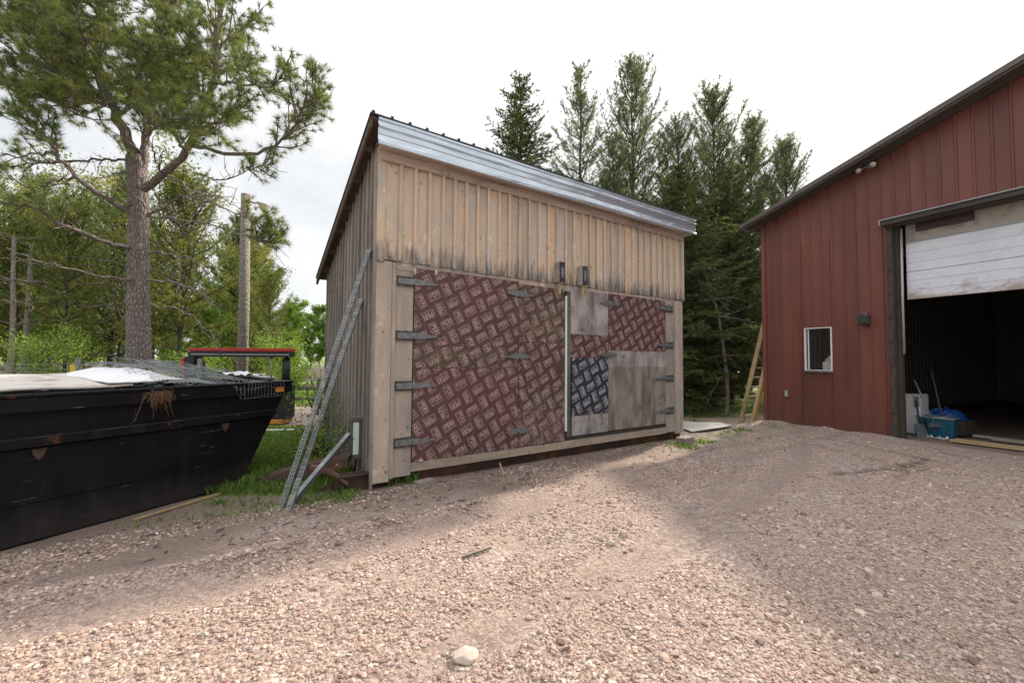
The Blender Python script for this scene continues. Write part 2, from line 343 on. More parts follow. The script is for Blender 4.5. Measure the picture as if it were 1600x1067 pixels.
def ground_mat():
    m = M('ground'); o = m.obj(); gm = m.attr('grass'); dm = m.attr('dirt'); fm = m.attr('field')
    v1 = m.n('TexVoronoi', {'Vector': o, 'Scale': 30}); v2 = m.n('TexVoronoi', {'Vector': o, 'Scale': 72}); n = m.noise(o, 3, 6, .65); nf = m.noise(o, 60, 4, .7)
    sand = m.mix(m.mr(n, .35, .65), (.35,.245,.185), (.26,.185,.145))
    st = m.ramp(m.n('SeparateColor', {0: v1.outputs['Color']}).outputs[0], (0, (.11,.08,.075)), (.35, (.25,.185,.165)), (.7, (.34,.265,.23)), (1, (.48,.41,.36)))
    st2 = m.ramp(m.n('SeparateColor', {0: v2.outputs['Color']}).outputs[0], (0, (.10,.075,.07)), (.5, (.26,.195,.17)), (1, (.44,.36,.32)))
    col = m.mix(m.mr(n, .38, .6, .6, .95), sand, st2)
    col = m.mix(m.mr(m.noise(o, 1.1, 4), .45, .6, .1, .75), col, st)
    dirt = m.mix(m.mr(nf, .35, .7), (.13,.095,.078), (.24,.18,.15))
    col = m.mix(dm, col, dirt)
    gr = m.mix(m.mr(m.noise(o, 2.5, 5, .7), .35, .65), (.07,.11,.03), (.15,.19,.05))
    col = m.mix(gm, col, gr)
    col = m.mix(fm, col, m.mix(m.mr(n, .4, .6), (.10,.17,.035), (.15,.22,.045)))
    h = m.math('ADD', m.math('MULTIPLY', m.mr(v1.outputs['Distance'], 0, .6, 1, 0), .8), m.math('MULTIPLY', m.mr(v2.outputs['Distance'], 0, .6, 1, 0), .45))
    col = m.mix(m.attr('wet'), col, m.mix(m.mr(nf, .35, .7), (.055,.038,.03), (.12,.085,.07)))
    m.p(Base_Color=col, Roughness=.95, Normal=m.bump(m.math('ADD', h, nf), .75, .012)); m.b.inputs['Specular IOR Level'].default_value = .2
    return m.m
MAT['ground'] = ground_mat()
def stone_mat():
    m = M('stone'); r = m.attr('rnd'); o = m.obj(); n = m.noise(o, 90, 4, .7)
    col = m.ramp(r, (0, (.14,.095,.085)), (.22, (.27,.18,.15)), (.5, (.37,.265,.21)), (.75, (.36,.295,.255)), (1, (.54,.46,.38)))
    col = m.mix(m.mr(n, .4, .75, 0, .4), col, (.27,.19,.15))
    m.p(Base_Color=col, Roughness=.9, Normal=m.bump(n, .3, .003)); m.b.inputs['Specular IOR Level'].default_value = .25; return m.m
MAT['stone'] = stone_mat()

# ------------------------------------------------------------------ terrain
def shed_dist(x, y):      # signed distance in front of the shed facade (positive towards the camera)
    return (x-SX)*math.sin(SA) - (y-SY)*math.cos(SA)
def barn_loc(x, y):
    dx, dy = x-BX, y-BY
    return dx*math.cos(BA)+dy*math.sin(BA), -dx*math.sin(BA)+dy*math.cos(BA)
def dump_loc(x, y):
    dx, dy = x-DX, y-DY
    return dx*math.cos(DA)+dy*math.sin(DA), -dx*math.sin(DA)+dy*math.cos(DA)
def sst(a, b, x):
    t = min(1, max(0, (x-a)/(b-a))); return t*t*(3-2*t)
def track(x, y):
    """wheel tracks: distance to two curving pairs that run from the big door past the camera"""
    best = 9
    for cx, cy, rad in ((-9.5, 14.5, 13.6), (-9.5, 14.5, 15.2), (-14, 22, 22.3), (-14, 22, 23.9)):
        best = min(best, abs(math.hypot(x-cx, y-cy)-rad + .12*fbm(x, y, .5, 2, 3.0)))
    return best
def masks(x, y):
    """grass, dirt, field amounts of the ground at a place"""
    n = fbm(x, y, .8, 4); n2 = fbm(x, y, 2.6, 3, 5.0)
    d = shed_dist(x, y); X, Y = dump_loc(x, y); bl, bo = barn_loc(x, y)
    along = (x-SX)*math.cos(SA)+(y-SY)*math.sin(SA)
    # dirt strip between dumpster, shed and the track
    dirt = sst(1.15, .45, d + .35*n) * sst(5.6, 4.2, along + 2*max(0, -d)) if along < 9 else 0
    dirt = max(dirt*.95, .5*sst(.16, .02, abs(d-1.75+.15*n)) * sst(7, 2, along))
    for q in (.95, 1.55): dirt = max(dirt, .45*sst(.12, .02, abs(d-q+.1*n)))
    tk = track(x, y); dirt = max(dirt, .30*sst(.24, .06, tk)*sst(-.5, .2, d)*(1 if bo < 0 else 0))
    g = 0
    if y > 5.0 and along < 1.0:
        g = sst(-.25, .5, Y*-1*0 + (-d) - .1 + .8*n2 + .5*n) * sst(10.4, 9.2, y + .8*n)
        g = max(g, .9*sst(14.0, 14.8, y + .6*n + .25*(x+8)))
    if along >= 1.0: g = max(g, .85*sst(.5, 2.2, -d-1.0+n) * (1 if bl < -.2 else 0))
    if y > 15: g = max(g, .9*(1-.5*sst(.1, .5, n)))
    if bo > 0 and bl > 0: g = 0; dirt = .8
    far = sst(14, 16, y) * sst(60, 40, y) * sst(-3, -6, x)
    if y <= 5 and x < -5.2: g = max(g, .5*sst(-.2, .3, n))
    # packed muddy marks by the big door
    if -2.9 < bo < -.8 and 2.0 < bl < 4.2: dirt = max(dirt, .75*sst(.12, .0, abs(((bo*1.0+.35*bl) % .9)-.45)-.02+.15*n2))
    if along > 4.9 and 0 < d < 1.2: g = max(g, .55*sst(.1, .5, n2+.35)*sst(1.0, .2, d))
    return min(1, g), min(1, dirt), far*g
RUTS = (((4.55, 6.15), (5.9, 6.55), .10), ((5.6, 6.35), (6.9, 7.15), .12), ((5.2, 5.95), (6.35, 6.5), .08), ((2.2, 5.6), (4.3, 6.0), .05), ((-4.2, 2.7), (-1.2, 4.3), .07), ((-2.6, 3.1), (-.3, 4.75), .06))
def rut(x, y):
    w = 0
    for k, (a, b, wd) in enumerate(RUTS):
        dx, dy = b[0]-a[0], b[1]-a[1]; t = ((x-a[0])*dx+(y-a[1])*dy)/(dx*dx+dy*dy)
        if -.1 < t < 1.1:
            t = min(1, max(0, t)); d = math.hypot(x-a[0]-t*dx, y-a[1]-t*dy); n = fbm(x, y, 3.5, 3, k*3.0)
            w = max(w, sst(wd*1.5, wd*.3, d+.10*n+.05)*(.85 if k < 3 else .5))
    return w
def gz(x, y):
    d = shed_dist(x, y); r = math.hypot(x, y)
    z = .022*fbm(x, y, .55, 3) + .010*fbm(x, y, 2.2, 3)
    z += .030*math.exp(-((d-1.25)/.13)**2) - .018*math.exp(-((d-1.65)/.12)**2) - .018*math.exp(-((d-.85)/.14)**2)
    if d > 0 and r < 14: tk = track(x, y); z += -.014*sst(.22, .08, tk) + .012*math.exp(-((tk-.3)/.1)**2)
    bl, bo = barn_loc(x, y)
    if -.5 < bo < .3 and bl > -.2: z += .05*math.exp(-(bo/.22)**2)*(1-.8*sst(2.7, 2.9, bl))
    if bl < .2 and bo > -2.5: z -= .24*sst(.1, -1.0, bl)*sst(-2.2, -.2, bo)
    if r > 25: z *= max(0, 1-(r-25)/15)
    return z
def axis(lo, hi, step, far):
    a = list(np.arange(lo, hi, step)); s = step; v = lo; L_ = []
    while v > -far: s *= 1.12; v -= s; L_.append(v)
    s = step; v = a[-1]; H_ = []
    while v < far: s *= 1.12; v += s; H_.append(v)
    return np.array(L_[::-1]+a+H_)
def make_ground():
    xs = axis(-9, 11, .075, 900); ys = axis(.6, 15, .075, 900)
    nx, ny = len(xs), len(ys); V = np.zeros((ny, nx, 3), np.float32); A = np.zeros((ny, nx, 3), np.float32); WT = np.zeros((ny, nx), np.float32)
    for j, y in enumerate(ys):
        for i, x in enumerate(xs):
            WT[j, i] = rut(x, y) if abs(x) < 9 and y < 9 else 0; V[j, i] = (x, y, gz(x, y)-.02*WT[j, i]); A[j, i] = masks(x, y) if abs(x) < 120 and abs(y) < 120 else (.8, 0, .5)
    idx = np.arange(nx*ny).reshape(ny, nx)
    F = np.stack([idx[:-1,:-1], idx[:-1,1:], idx[1:,1:], idx[1:,:-1]], -1).reshape(-1, 4)
    A = A.reshape(-1, 3)
    o = npmesh('ground', V.reshape(-1, 3), F, MAT['ground'], None, {'grass': A[:,0], 'dirt': A[:,1], 'field': A[:,2], 'wet': WT.ravel()}, True)
    tag(o, kind='structure')
make_ground()
bpy.context.view_layer.update()

# stones
ICO_V = []; ph = (1+5**.5)/2
for a in (-1, 1):
    for b in (-ph, ph): ICO_V += [(0,a,b),(a,b,0),(b,0,a)]
ICO_V = np.array(ICO_V, float); ICO_V /= np.linalg.norm(ICO_V[0])
def hull_faces(V):
    F = []; n = len(V)
    for i in range(n):
        for j in range(i+1, n):
            for k in range(j+1, n):
                N = np.cross(V[j]-V[i], V[k]-V[i]); d = (V-V[i])@N
                if (d <= 1e-9).all(): F.append((i,j,k))
                elif (d >= -1e-9).all(): F.append((i,k,j))
    return np.array(F)
ICO_F = hull_faces(ICO_V)
protos = [ICO_V * (1 + rng.uniform(-.32, .22, (12, 1))) for _ in range(24)]
def scatter_stones():
    P = []; S = []
    def ring(n, y0, y1, s0, s1, spread):
        c = 0
        while c < n:
            y = random.uniform(y0, y1); x = random.uniform(-1.35, 1.5)*y*spread
            if y < 1.0 and abs(x) < .1: pass
            d = shed_dist(x, y); along = (x-SX)*math.cos(SA)+(y-SY)*math.sin(SA)
            bl, bo = barn_loc(x, y)
            if d < .1 and -.8 < along < 7: c += 1; continue
            if along < -.6 and d < .1: c += 1; continue
            if bo > -.05 and bl > -.1: c += 1; continue
            X, Y = dump_loc(x, y)
            if Y > -.05 and X < .9: c += 1; continue
            c += 1
            n1 = fbm(x, y, .9, 3); k = .62+1.5*n1+.6*fbm(x, y, 3.1, 2, 9.0)
            k += .7*math.exp(-((d-1.25)/.2)**2) - .6*math.exp(-((d-.85)/.2)**2) - .5*math.exp(-((d-1.7)/.16)**2)
            if d < .6: k = k*.5+.08
            k += .35*sst(3.2, 2.2, y); tk = track(x, y); k -= .95*sst(.26, .1, tk); k += .3*math.exp(-((tk-.32)/.1)**2)
            k -= 1.2*rut(x, y)
            if random.random() > k+.12: continue
            s = s0*(s1/s0)**(random.random()**2.0) * (random.uniform(1.3, 2.1) if random.random() < .025 else 1)
            P.append((x, y, gz(x, y))); S.append(s)
    ring(80000, 1.5, 3.6, .0042, .018, 1.0)
    ring(62000, 3.4, 6.5, .0055, .020, 1.0)
    ring(26000, 6.2, 12, .009, .026, .95)
    P = np.array(P); S = np.array(S); n = len(P)
    a = rng.uniform(0, 2*np.pi, n); sc = np.stack([S*rng.uniform(.8, 1.4, n), S*rng.uniform(.6, 1.1, n), S*rng.uniform(.4, .85, n)], -1)
    pr = np.array(protos)[rng.integers(0, 24, n)] * sc[:, None, :]
    # tumble, then turn
    t = rng.normal(0, .35, n); ct, st_ = np.cos(t)[:, None], np.sin(t)[:, None]
    y = pr[..., 1]*ct - pr[..., 2]*st_; z = pr[..., 1]*st_ + pr[..., 2]*ct; x = pr[..., 0]
    ca, sa = np.cos(a)[:, None], np.sin(a)[:, None]
    V = np.stack([x*ca - y*sa, x*sa + y*ca, z + (sc[:, 2]*.22)[:, None]], -1) + P[:, None, :]
    F = ICO_F[None] + (np.arange(n)*12)[:, None, None]
    rnd = np.repeat(np.clip(rng.normal(.5, .27, n), 0, 1), 12)
    o = npmesh('gravel', V.reshape(-1, 3), F.reshape(-1, 3), MAT['stone'], None, {'rnd': rnd})
    tag(o, 'crushed pinkish grey gravel strewn over the driveway', 'gravel', kind='stuff')
scatter_stones()
def rock(x, y, s, label, flat=.62, seed=0, rv=.75):
    r = np.random.default_rng(seed); V = []
    for i in range(40):
        v = r.normal(size=3); v /= np.linalg.norm(v); V.append(v*r.uniform(.9, 1.05))
    V = np.array(V)*[1, .78, flat]*s
    V[:, 2] = np.maximum(V[:, 2], -s*.35)
    import bmesh
    bm = bmesh.new(); [bm.verts.new(v) for v in V]
    bmesh.ops.convex_hull(bm, input=bm.verts[:]); bmesh.ops.bevel(bm, geom=bm.edges[:], offset=s*.035, segments=1, affect='EDGES')
    me = bpy.data.meshes.new('rock'); bm.to_mesh(me); bm.free()
    at = me.attributes.new('rnd', 'FLOAT', 'POINT'); at.data.foreach_set('value', np.full(len(me.vertices), rv, np.float32))
    o = link_mesh('rock', me, MAT['stone']); o.location = (x, y, gz(x, y)+s*.22); o.rotation_euler = (0, 0, seed)
    return tag(o, label, 'rock')
rock(-.235, 2.36, .075, 'largest pale rock, fist shaped with flat top, lying in the gravel nearest the camera', .6, 3, .93).rotation_euler = (0, 0, .3)
rock(.82, 2.33, .04, 'flat pinkish stone half buried in gravel right of the largest pale rock', .4, 8, .5)
rock(1.02, 3.93, .05, 'rounded grey stone on the sunlit gravel in the middle of the driveway', .8, 5, .7)
rock(.86, 3.75, .04, 'small pale grey stone beside a rounded grey stone in mid driveway', .8, 6, .8)
rock(.5, 2.12, .045, 'pale rounded stone at the bottom edge of the driveway, right of centre', .6, 11, .95)
rock(8.0, 9.55, .08, 'brown rock resting against the foot of the red metal wall', .7, 12, .35)

# ------------------------------------------------------------------ SHED
shed = empty('wooden_shed', (SX, SY, 0), SA, 'weathered board and batten shed with patched printed plywood doors and a sloping metal roof', 'shed')
SL, SWD = 6.30, 2.76
ZT0, SLP = 4.36, .458           # underside of the roof at y=0 and its fall per metre
def roofz(y): return ZT0 - SLP*y
# frame behind the skin
mb = MB()
mb.box((.02, .005, .16), (SL-.02, .10, 4.1)); mb.box((.02, SWD-.1, .16), (SL-.02, SWD, roofz(SWD)-.05))
mb.box((.02, .1, .10), (SL-.02, SWD-.1, .16), 0)
mb.build('wall_frame', MAT['darkwood'], shed)
# upper front siding
mb = MB(); x = .0; i = 0
mb.box((-.03, -.062, 2.80), (.07, -.02, 4.2), r=.4)
x = .075
while x < SL-.03:
    w = min(random.uniform(.175, .2), SL-x)
    zb = 2.828 + random.uniform(-.006, .006)
    mb.box((x+.002, -.042-random.uniform(0, .004), zb), (x+w-.002, -.02, 4.2))
    bw = random.uniform(.036, .048)
    mb.box((x+w-bw*.6, -.080-random.uniform(0, .006), zb-random.uniform(-.004, .012)), (x+w+bw*.4, -.0465, 4.2))
    x += w
mb.build('front_siding', MAT['siding'], shed)
# corner boards, jambs and header
def fpart(name, boxes, mat, ax=2, bevel=.002):
    mb = MB()
    for b in boxes: mb.box(b[0], b[1], b[2] if len(b) > 2 else ax)
    return mb.build(name, mat, shed, bevel)
fpart('corner_board', [((-.022, -.045, .07), (.178, -.0, 2.815)), ((.181, -.05, .10), (.232, -.0, 2.81))], MAT['board'])
fpart('corner_board', [((6.045, -.045, .12), (6.20, 0, 2.815)), ((6.203, -.05, .12), (6.30, 0, 2.815))], MAT['board'])
fpart('door_jamb', [((.236, -.03, .105), (.468, 0, 2.72))], MAT['board'])
fpart('door_jamb', [((5.76, -.03, .16), (6.04, 0, 2.72))], MAT['board'])
fpart('header_board', [((.24, -.034, 2.722), (3.1, 0, 2.826), 0), ((3.103, -.034, 2.722), (6.04, 0, 2.826), 0)], MAT['board'])
fpart('sill_board', [((.472, -.034, .145), (3.3, 0, .262), 0), ((3.303, -.036, .15), (5.756, 0, .262), 0)], MAT['sill'])
# side siding
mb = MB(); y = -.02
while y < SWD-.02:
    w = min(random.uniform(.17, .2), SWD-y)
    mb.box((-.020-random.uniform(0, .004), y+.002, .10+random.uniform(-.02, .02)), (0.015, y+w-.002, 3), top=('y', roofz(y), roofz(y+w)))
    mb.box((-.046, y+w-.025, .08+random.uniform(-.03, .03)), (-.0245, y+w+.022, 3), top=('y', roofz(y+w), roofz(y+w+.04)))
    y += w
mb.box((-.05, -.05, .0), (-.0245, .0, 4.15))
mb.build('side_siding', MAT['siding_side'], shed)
mb = MB(); y = 0
while y < SWD-.02:
    w = .19; mb.box((SL-.0, y+.002, .12), (SL+.02, y+w-.002, 3), top=('y', roofz(y), roofz(y+w))); mb.box((SL+.0205, y+w-.025, .12), (SL+.04, y+w+.02, 3), top=('y', roofz(y+w), roofz(y+w))); y += w
mb.build('side_siding', MAT['board'], shed)
mb = MB(); x = 0
while x < SL-.05: mb.box((x, SWD, .12), (x+.19, SWD+.02, roofz(SWD)-.01)); x += .193
mb.build('back_siding', MAT['siding_side'], shed)
# roof
RO0, RO1, RY0, RY1 = -.19, SL+.2, -.22, 3.0
rf = MB()
def rslab(mb, x0, x1, y0, y1, a, b, ax=1):
    vs = [(x, y, roofz(y)+h) for h in (a, b) for x, y in ((x0,y0),(x1,y0),(x1,y1),(x0,y1))]
    o = random.uniform(0, 9); gs = [(v[0]+o, v[2], v[1]) if ax == 1 else (v[1]+o, v[2], v[0]) for v in vs]
    mb.add(vs, [(0,3,2,1),(4,5,6,7),(0,1,5,4),(1,2,6,5),(2,3,7,6),(3,0,4,7)], gs)
rslab(rf, RO0, RO1, RY0-.03, RY1, .045, .06)
xx = RO0+.02
while xx < RO1: rslab(rf, xx, xx+.035, RY0-.034, RY1+.002, .0605, .085); xx += .229
rf.build('roof', MAT['roof_dark'], shed)
mb = MB(); y = RY0
while y < RY1-.02: rslab(mb, RO0+.012, RO1-.012, y+.004, min(y+.28, RY1)-.004, .02, .044, 0); y += .28
rslab(mb, RO0+.01, RO0+.04, RY0+.01, RY1-.01, -.08, .019); rslab(mb, RO1-.04, RO1-.01, RY0+.01, RY1-.01, -.08, .019)
y = .1
while y < RY1: rslab(mb, RO0+.042, -.047, y, y+.04, -.07, .019, 0); y += .5
mb.build('roof_deck', MAT['raftwood'], shed)
mb = MB(); mb.box((-.03, -.222, 4.20), (SL+.15, -.0, 4.22), 0); mb.box((-.0, -.095, 4.07), (SL+.0, -.07, 4.198), 0)
mb.build('soffit', MAT['soffit'], shed)
mb = MB(); mb.box((-.05, -.222, 4.225), (SL+.17, -.207, 4.46), 0); mb.build('fascia_board', MAT['raftwood'], shed)
# corrugated metal fascia, one sheet over the other
def fascia(x0, x1, off):
    zs = [(4.172,0),(4.178,.03),(4.215,.034),(4.235,.008),(4.30,.006),(4.307,0),(4.313,.006),(4.375,.010),(4.39,.036),(4.41,.038),(4.43,.008),(4.47,.008),(4.478,.028),(4.50,.03),(4.52,.004)]
    V = []; G = []; nx = int((x1-x0)/.15)+2
    for i in range(nx):
        x = x0+(x1-x0)*i/(nx-1)
        for z, d in zs:
            dent = .004*fbm(x, z*3, 2.2, 3, off*50)
            V.append((x, -.226-d-off+dent, z+.003*math.sin(x*2.1+off*90)))
    n = len(zs); F = [(i*n+j, (i+1)*n+j, (i+1)*n+j+1, i*n+j+1) for i in range(nx-1) for j in range(n-1)]
    return V, F
mb = MB()
for x0, x1, off in ((-.09, 2.35, .003), (2.27, 4.72, 0), (4.64, 6.50, .003)):
    V, F = fascia(x0, x1, off); mb.add(V, F)
o = mb.build('metal_fascia', MAT['galv'], shed); sm = o.modifiers.new('solid', 'SOLIDIFY'); sm.thickness = .0015
# --- doors: printed plywood
STROKES = []
def q(x0, y0, x1, y1): STROKES.append([(x0,y0),(x1,y0),(x1,y1),(x0,y1)])
t = .21
def letP(x): q(x,0,x+t,1); q(x+t,1-t,x+.6,1); q(x+t,.4,x+.6,.4+t); q(x+.6-t,.4+t,x+.6,1-t)
letP(0)
X0 = .74; q(X0,0,X0+t,1); q(X0+t,1-t,X0+.52,1); q(X0+t,.42,X0+.47,.42+t); q(X0+t,0,X0+.52,t)
X0 = 1.40; letP(X0); STROKES.append([(X0+.24,.4),(X0+.44,.4),(X0+.66,0),(X0+.46,0)])
q(2.2,0,2.2+t,1)
LOGO = [[(x*.054-.064, y*.072-.028) for x, y in s] for s in STROKES]
LOGO = [[(x*1.12, y*1.15) for x, y in s_] for s_ in LOGO]
LOGO += [[(-.098,-.060),(.098,-.060),(.098,-.051),(-.098,-.051)], [(-.098,-.051),(-.089,-.051),(-.089,.050),(-.098,.050)], [(.081,-.038),(.088,-.038),(.088,.054),(.081,.054)]]
LOGO = [[(x*.95, y*.95) for x, y in s_] for s_ in LOGO]
_unused = [[(-.088,-.050),(.088,-.050),(.088,-.043),(-.088,-.043)], [(-.088,-.043),(-.081,-.043),(-.081,.040),(-.088,.040)],
         [(.068,-.032),(.074,-.032),(.074,.044),(.068,.044)]]
def clip(poly, x0, x1, z0, z1):
    for ax, lim, sg in ((0,x0,1),(0,x1,-1),(1,z0,1),(1,z1,-1)):
        out = []
        for i in range(len(poly)):
            a, b = poly[i-1], poly[i]; ia = (a[ax]-lim)*sg >= 0; ib = (b[ax]-lim)*sg >= 0
            if ia != ib:
                t_ = (lim-a[ax])/(b[ax]-a[ax]); out.append((a[0]+(b[0]-a[0])*t_, a[1]+(b[1]-a[1])*t_))
            if ib: out.append(b)
        poly = out
        if len(poly) < 3: return []
    return poly
def panel(parent, x0, x1, z0, z1, mat, printmat=None, y=-.012, ang=28, ox=0, oz=0, skip=0, mirror=False):
    mb = MB(); mb.box((x0, y, z0), (x1, y+.011, z1)); o = mb.build('plywood_panel', MAT[mat], parent)
    if printmat:
        pm = MB(); a = R(ang); ca, sa = math.cos(a), math.sin(a); pt = .204; cx, cz = (x0+x1)/2+ox, (z0+z1)/2+oz
        N = int(max(x1-x0, z1-z0)/pt)+3; yy = y-.0022
        for i in range(-N, N):
            for j in range(-N, N):
                if random.random() < skip: continue
                px, pz = i*pt, j*pt
                rot = {(0,0): 0, (1,0): -90, (0,1): 90, (1,1): 180}[(i % 2, j % 2)]
                b = R(rot); cb, sb = math.cos(b), math.sin(b)
                shapes = LOGO + [[(.118,-.004),(.15,-.004),(.15,0),(.118,0)]]
                for s in shapes:
                    pl = []
                    for X_, Z_ in s:
                        u, v = X_*cb-Z_*sb+px, X_*sb+Z_*cb+pz
                        pl.append((cx+u*ca-v*sa, cz+u*sa+v*ca))
                    pl = clip(pl, x0+.004, x1-.004, z0+.004, z1-.004)
                    if pl: pm.add([(u, yy, v) for u, v in pl], [tuple(range(len(pl)))])
        if pm.f: pm.build('printed_pattern', MAT[printmat], o)
    return o
# thing > part > sub-part: each leaf is a part, its patches and hinges are sub-parts (printing is joined to the leaf)
def leaf(x0, x1, z0, z1):
    mb = MB(); mb.box((x0, -.0006, z0), (x1, .004, z1)); return mb.build('door_leaf', MAT['darkwood'], shed)
def flat_panel(lf, *a, **k):
    """panel whose lettering is a sibling sub-part of the leaf"""
    o = panel(lf, *a, **k)
    for c in [c for c in COL.objects if c.parent == o]: c.parent = lf
    return o
LA = leaf(.47, 2.15, .262, 2.72); LB = leaf(2.153, 3.10, .262, 2.72); LC = leaf(3.19, 4.105, .262, 2.72); LD = leaf(4.108, 5.757, .262, 2.72)
flat_panel(LA, .478, 2.147, 1.77, 2.775, 'ply_red', 'print_pink', y=-.036)
flat_panel(LA, .478, 2.147, 1.47, 1.768, 'ply_brown', 'print_pink', y=-.034, ox=.09, oz=.06)
flat_panel(LA, .478, 2.147, .262, 1.468, 'ply_red', 'print_pink', y=-.036, ox=.05, oz=.02)
flat_panel(LB, 2.152, 3.07, 1.86, 2.745, 'ply_brown', 'print_pink', y=-.038, ang=27, ox=.03)
flat_panel(LB, 2.152, 3.075, 1.15, 1.858, 'ply_red', 'print_pink', y=-.036, ang=28, ox=.12, oz=.05, skip=.05)
flat_panel(LB, 2.152, 3.08, .80, 1.148, 'ply_brown', 'print_pink', y=-.038, ang=29, ox=.07, oz=.1, skip=.12)
flat_panel(LB, 2.152, 3.08, .275, .797, 'ply_red_dusty', 'print_pink', y=-.037, ang=28, ox=.02, oz=.04, skip=.1)
flat_panel(LC, 3.20, 4.102, 2.02, 2.765, 'ply_grey', None, y=-.038)
flat_panel(LC, 3.20, 4.102, 1.63, 2.018, 'ply_red', 'print_pink', y=-.036, ang=27)
flat_panel(LC, 3.235, 4.102, .66, 1.628, 'ply_black', 'print_grey', y=-.037, ang=26)
flat_panel(LC, 3.235, 4.102, .335, .658, 'ply_grey', 'print_faded', y=-.035, ang=22, skip=.4)
flat_panel(LD, 4.108, 5.745, 1.76, 2.775, 'ply_red', 'print_pink', y=-.037, ang=30, oz=.07, ox=.05)
flat_panel(LD, 4.108, 5.745, 1.46, 1.758, 'ply_grey', None, y=-.036)
flat_panel(LD, 4.108, 5.745, .345, 1.458, 'ply_grey_brown', None, y=-.037)
mb = MB(); mb.box((3.078, -.058, .43), (3.112, -.040, 2.64)); mb.build('weather_strip', MAT['white_strip'], LB)
mb = MB(); mb.box((3.115, -.05, .33), (3.195, -.002, 2.72)); mb.build('edge_board', MAT['oldwood'], LC)
def hinge(lf, x, z, sgn, plate=True):
    mb = MB(); s = sgn
    pts = [(x-.22*s, z+.033), (x, z+.04), (x+.10*s, z+.036), (x+.33*s, z+.004), (x+.33*s, z-.008), (x+.10*s, z-.034), (x, z-.04), (x-.22*s, z-.033)] if plate else \
          [(x-.23, z-.004), (x-.07, z+.04), (x-.02, z+.045), (x+.02, z+.045), (x+.07, z+.04), (x+.23, z-.004), (x+.23, z-.014), (x+.07, z-.045), (x-.07, z-.045), (x-.23, z-.014)]
    if s < 0 or not plate: pts = pts[::-1] if s < 0 else pts
    mb.prism(pts, -.056, -.050)
    mb.tube([(x, -.058, z-.047), (x, -.058, z+.047)], .008, 8)
    for k in ((-.16, 0), (-.08, .015), (.07, -.012), (.17, .002)):
        kk = x+k[0]*s; mb.tube([(kk, -.0565, z+k[1]), (kk, -.060, z+k[1])], .007, 6)
    mb.build('hinge', MAT['hinge'], lf)
    if plate:
        mb = MB(); a, b = sorted((x-.235*s, x-.012*s)); mb.box((a, -.049, z-.062), (b, -.031, z+.062)); mb.build('hinge_plate', MAT['hinge_dark'], lf)
for z in (2.585, 1.885, 1.245, .53): hinge(LA, .475, z, 1)
for z in (2.59, 1.64, .52): hinge(LB, 2.155, z, 1, False)
for z in (2.60, 1.69): hinge(LD, 4.105, z, 1, False)
for z in (2.62, 1.89, 1.23, .59): hinge(LD, 5.752, z, -1)
# latch blocks
for u in (2.895, 3.40):
    mb = MB(); mb.box((u-.055, -.17, 2.835), (u+.035, -.048, 3.155)); b = mb.build('latch_block', MAT['board'], shed, .003)
    mb = MB(); mb.box((u-.05, -.186, 2.832), (u+.052, -.172, 3.15)); pl = mb.build('block_face', MAT['ply_black'], b)
    mb = MB()
    for s in LOGO:
        p_ = clip([(u+X_*.4-Z_*.6*.0+.0, 2.99+Z_*1.1) if False else (u+Z_*.45, 2.99+X_*.9) for X_, Z_ in s], u-.048, u+.05, 2.84, 3.14)
        if p_: mb.add([(a_, -.1882, c_) for a_, c_ in p_], [tuple(range(len(p_)))[::-1]])
    mb.build('block_print', MAT['print_grey'], b)
    mb = MB(); mb.beam((u-.005, -.12, 2.64), (u-.01, -.12, 2.834), .034, .03, w2=.05); mb.build('peg', MAT['lumber'], b)
# foam blobs at the panel edge
def blob(name, x, y, z, s, mat, parent, seed=1, el=1.6):
    r = np.random.default_rng(seed); V = ICO_V*np.array([1, .7, el])*s*(1+r.uniform(-.3, .3, (12, 1)))+[x, y, z]
    o = npmesh(name, V, ICO_F, mat, parent, {'rnd': np.full(12, .5)}, True); m_ = o.modifiers.new('sub', 'SUBSURF'); m_.levels = m_.render_levels = 2; return o
blob('foam_blob', .475, -.055, 2.72, .03, MAT['foam'], LA, 1, 2.2); blob('foam_blob', .775, -.055, 2.75, .03, MAT['foam'], LA, 2, 2); blob('foam_blob', .60, -.05, .275, .035, MAT['foam'], LA, 3, .7)
blob('foam_blob', 5.35, -.055, 2.76, .022, MAT['foam'], LD, 4, 1.4)
# skids
mb = MB()
mb.box((-.42, .10, .0), (SL+.1, .13, .19), 0); mb.box((-.42, .04, .17), (SL+.1, .20, .19), 0); mb.box((-.42, .04, -.01), (SL+.1, .20, .01), 0)
mb.build('steel_skid', MAT['steel_rust'], shed)
mb = MB(); mb.box((-.55, 2.2, .0), (SL+.1, 2.34, .16), 0); mb.build('steel_skid', MAT['steel_rust'], shed)
def shedw(x, y, z=0): c, s = math.cos(SA), math.sin(SA); return (SX+x*c-y*s, SY+x*s+y*c, z)
# box on the side wall
sb = empty('wall_box', shedw(-.05, .34, .27), SA, 'narrow grey wood box with pale green edge strip fixed low on the shed side wall', 'box')
mb = MB(); mb.box((-.10, .0, 0.04), (-.0, .17, .50)); mb.build('box_body', MAT['oldwood'], sb, .003)
mb = MB(); mb.box((-.125, -.015, .51), (-.0, .19, .57), 1); mb.build('box_cap', MAT['oldwood'], sb, .004)
mb = MB(); mb.box((-.108, -.012, .10), (-.04, -.001, .505)); mb.build('edge_strip', MAT['white_strip'], sb)
mb = MB(); mb.tube([(-.05, .05, .04), (-.055, .06, -.05), (-.03, .2, -.13), (-.01, .3, -.22)], .012, 6); mb.build('cable', MAT['rubber'], sb)

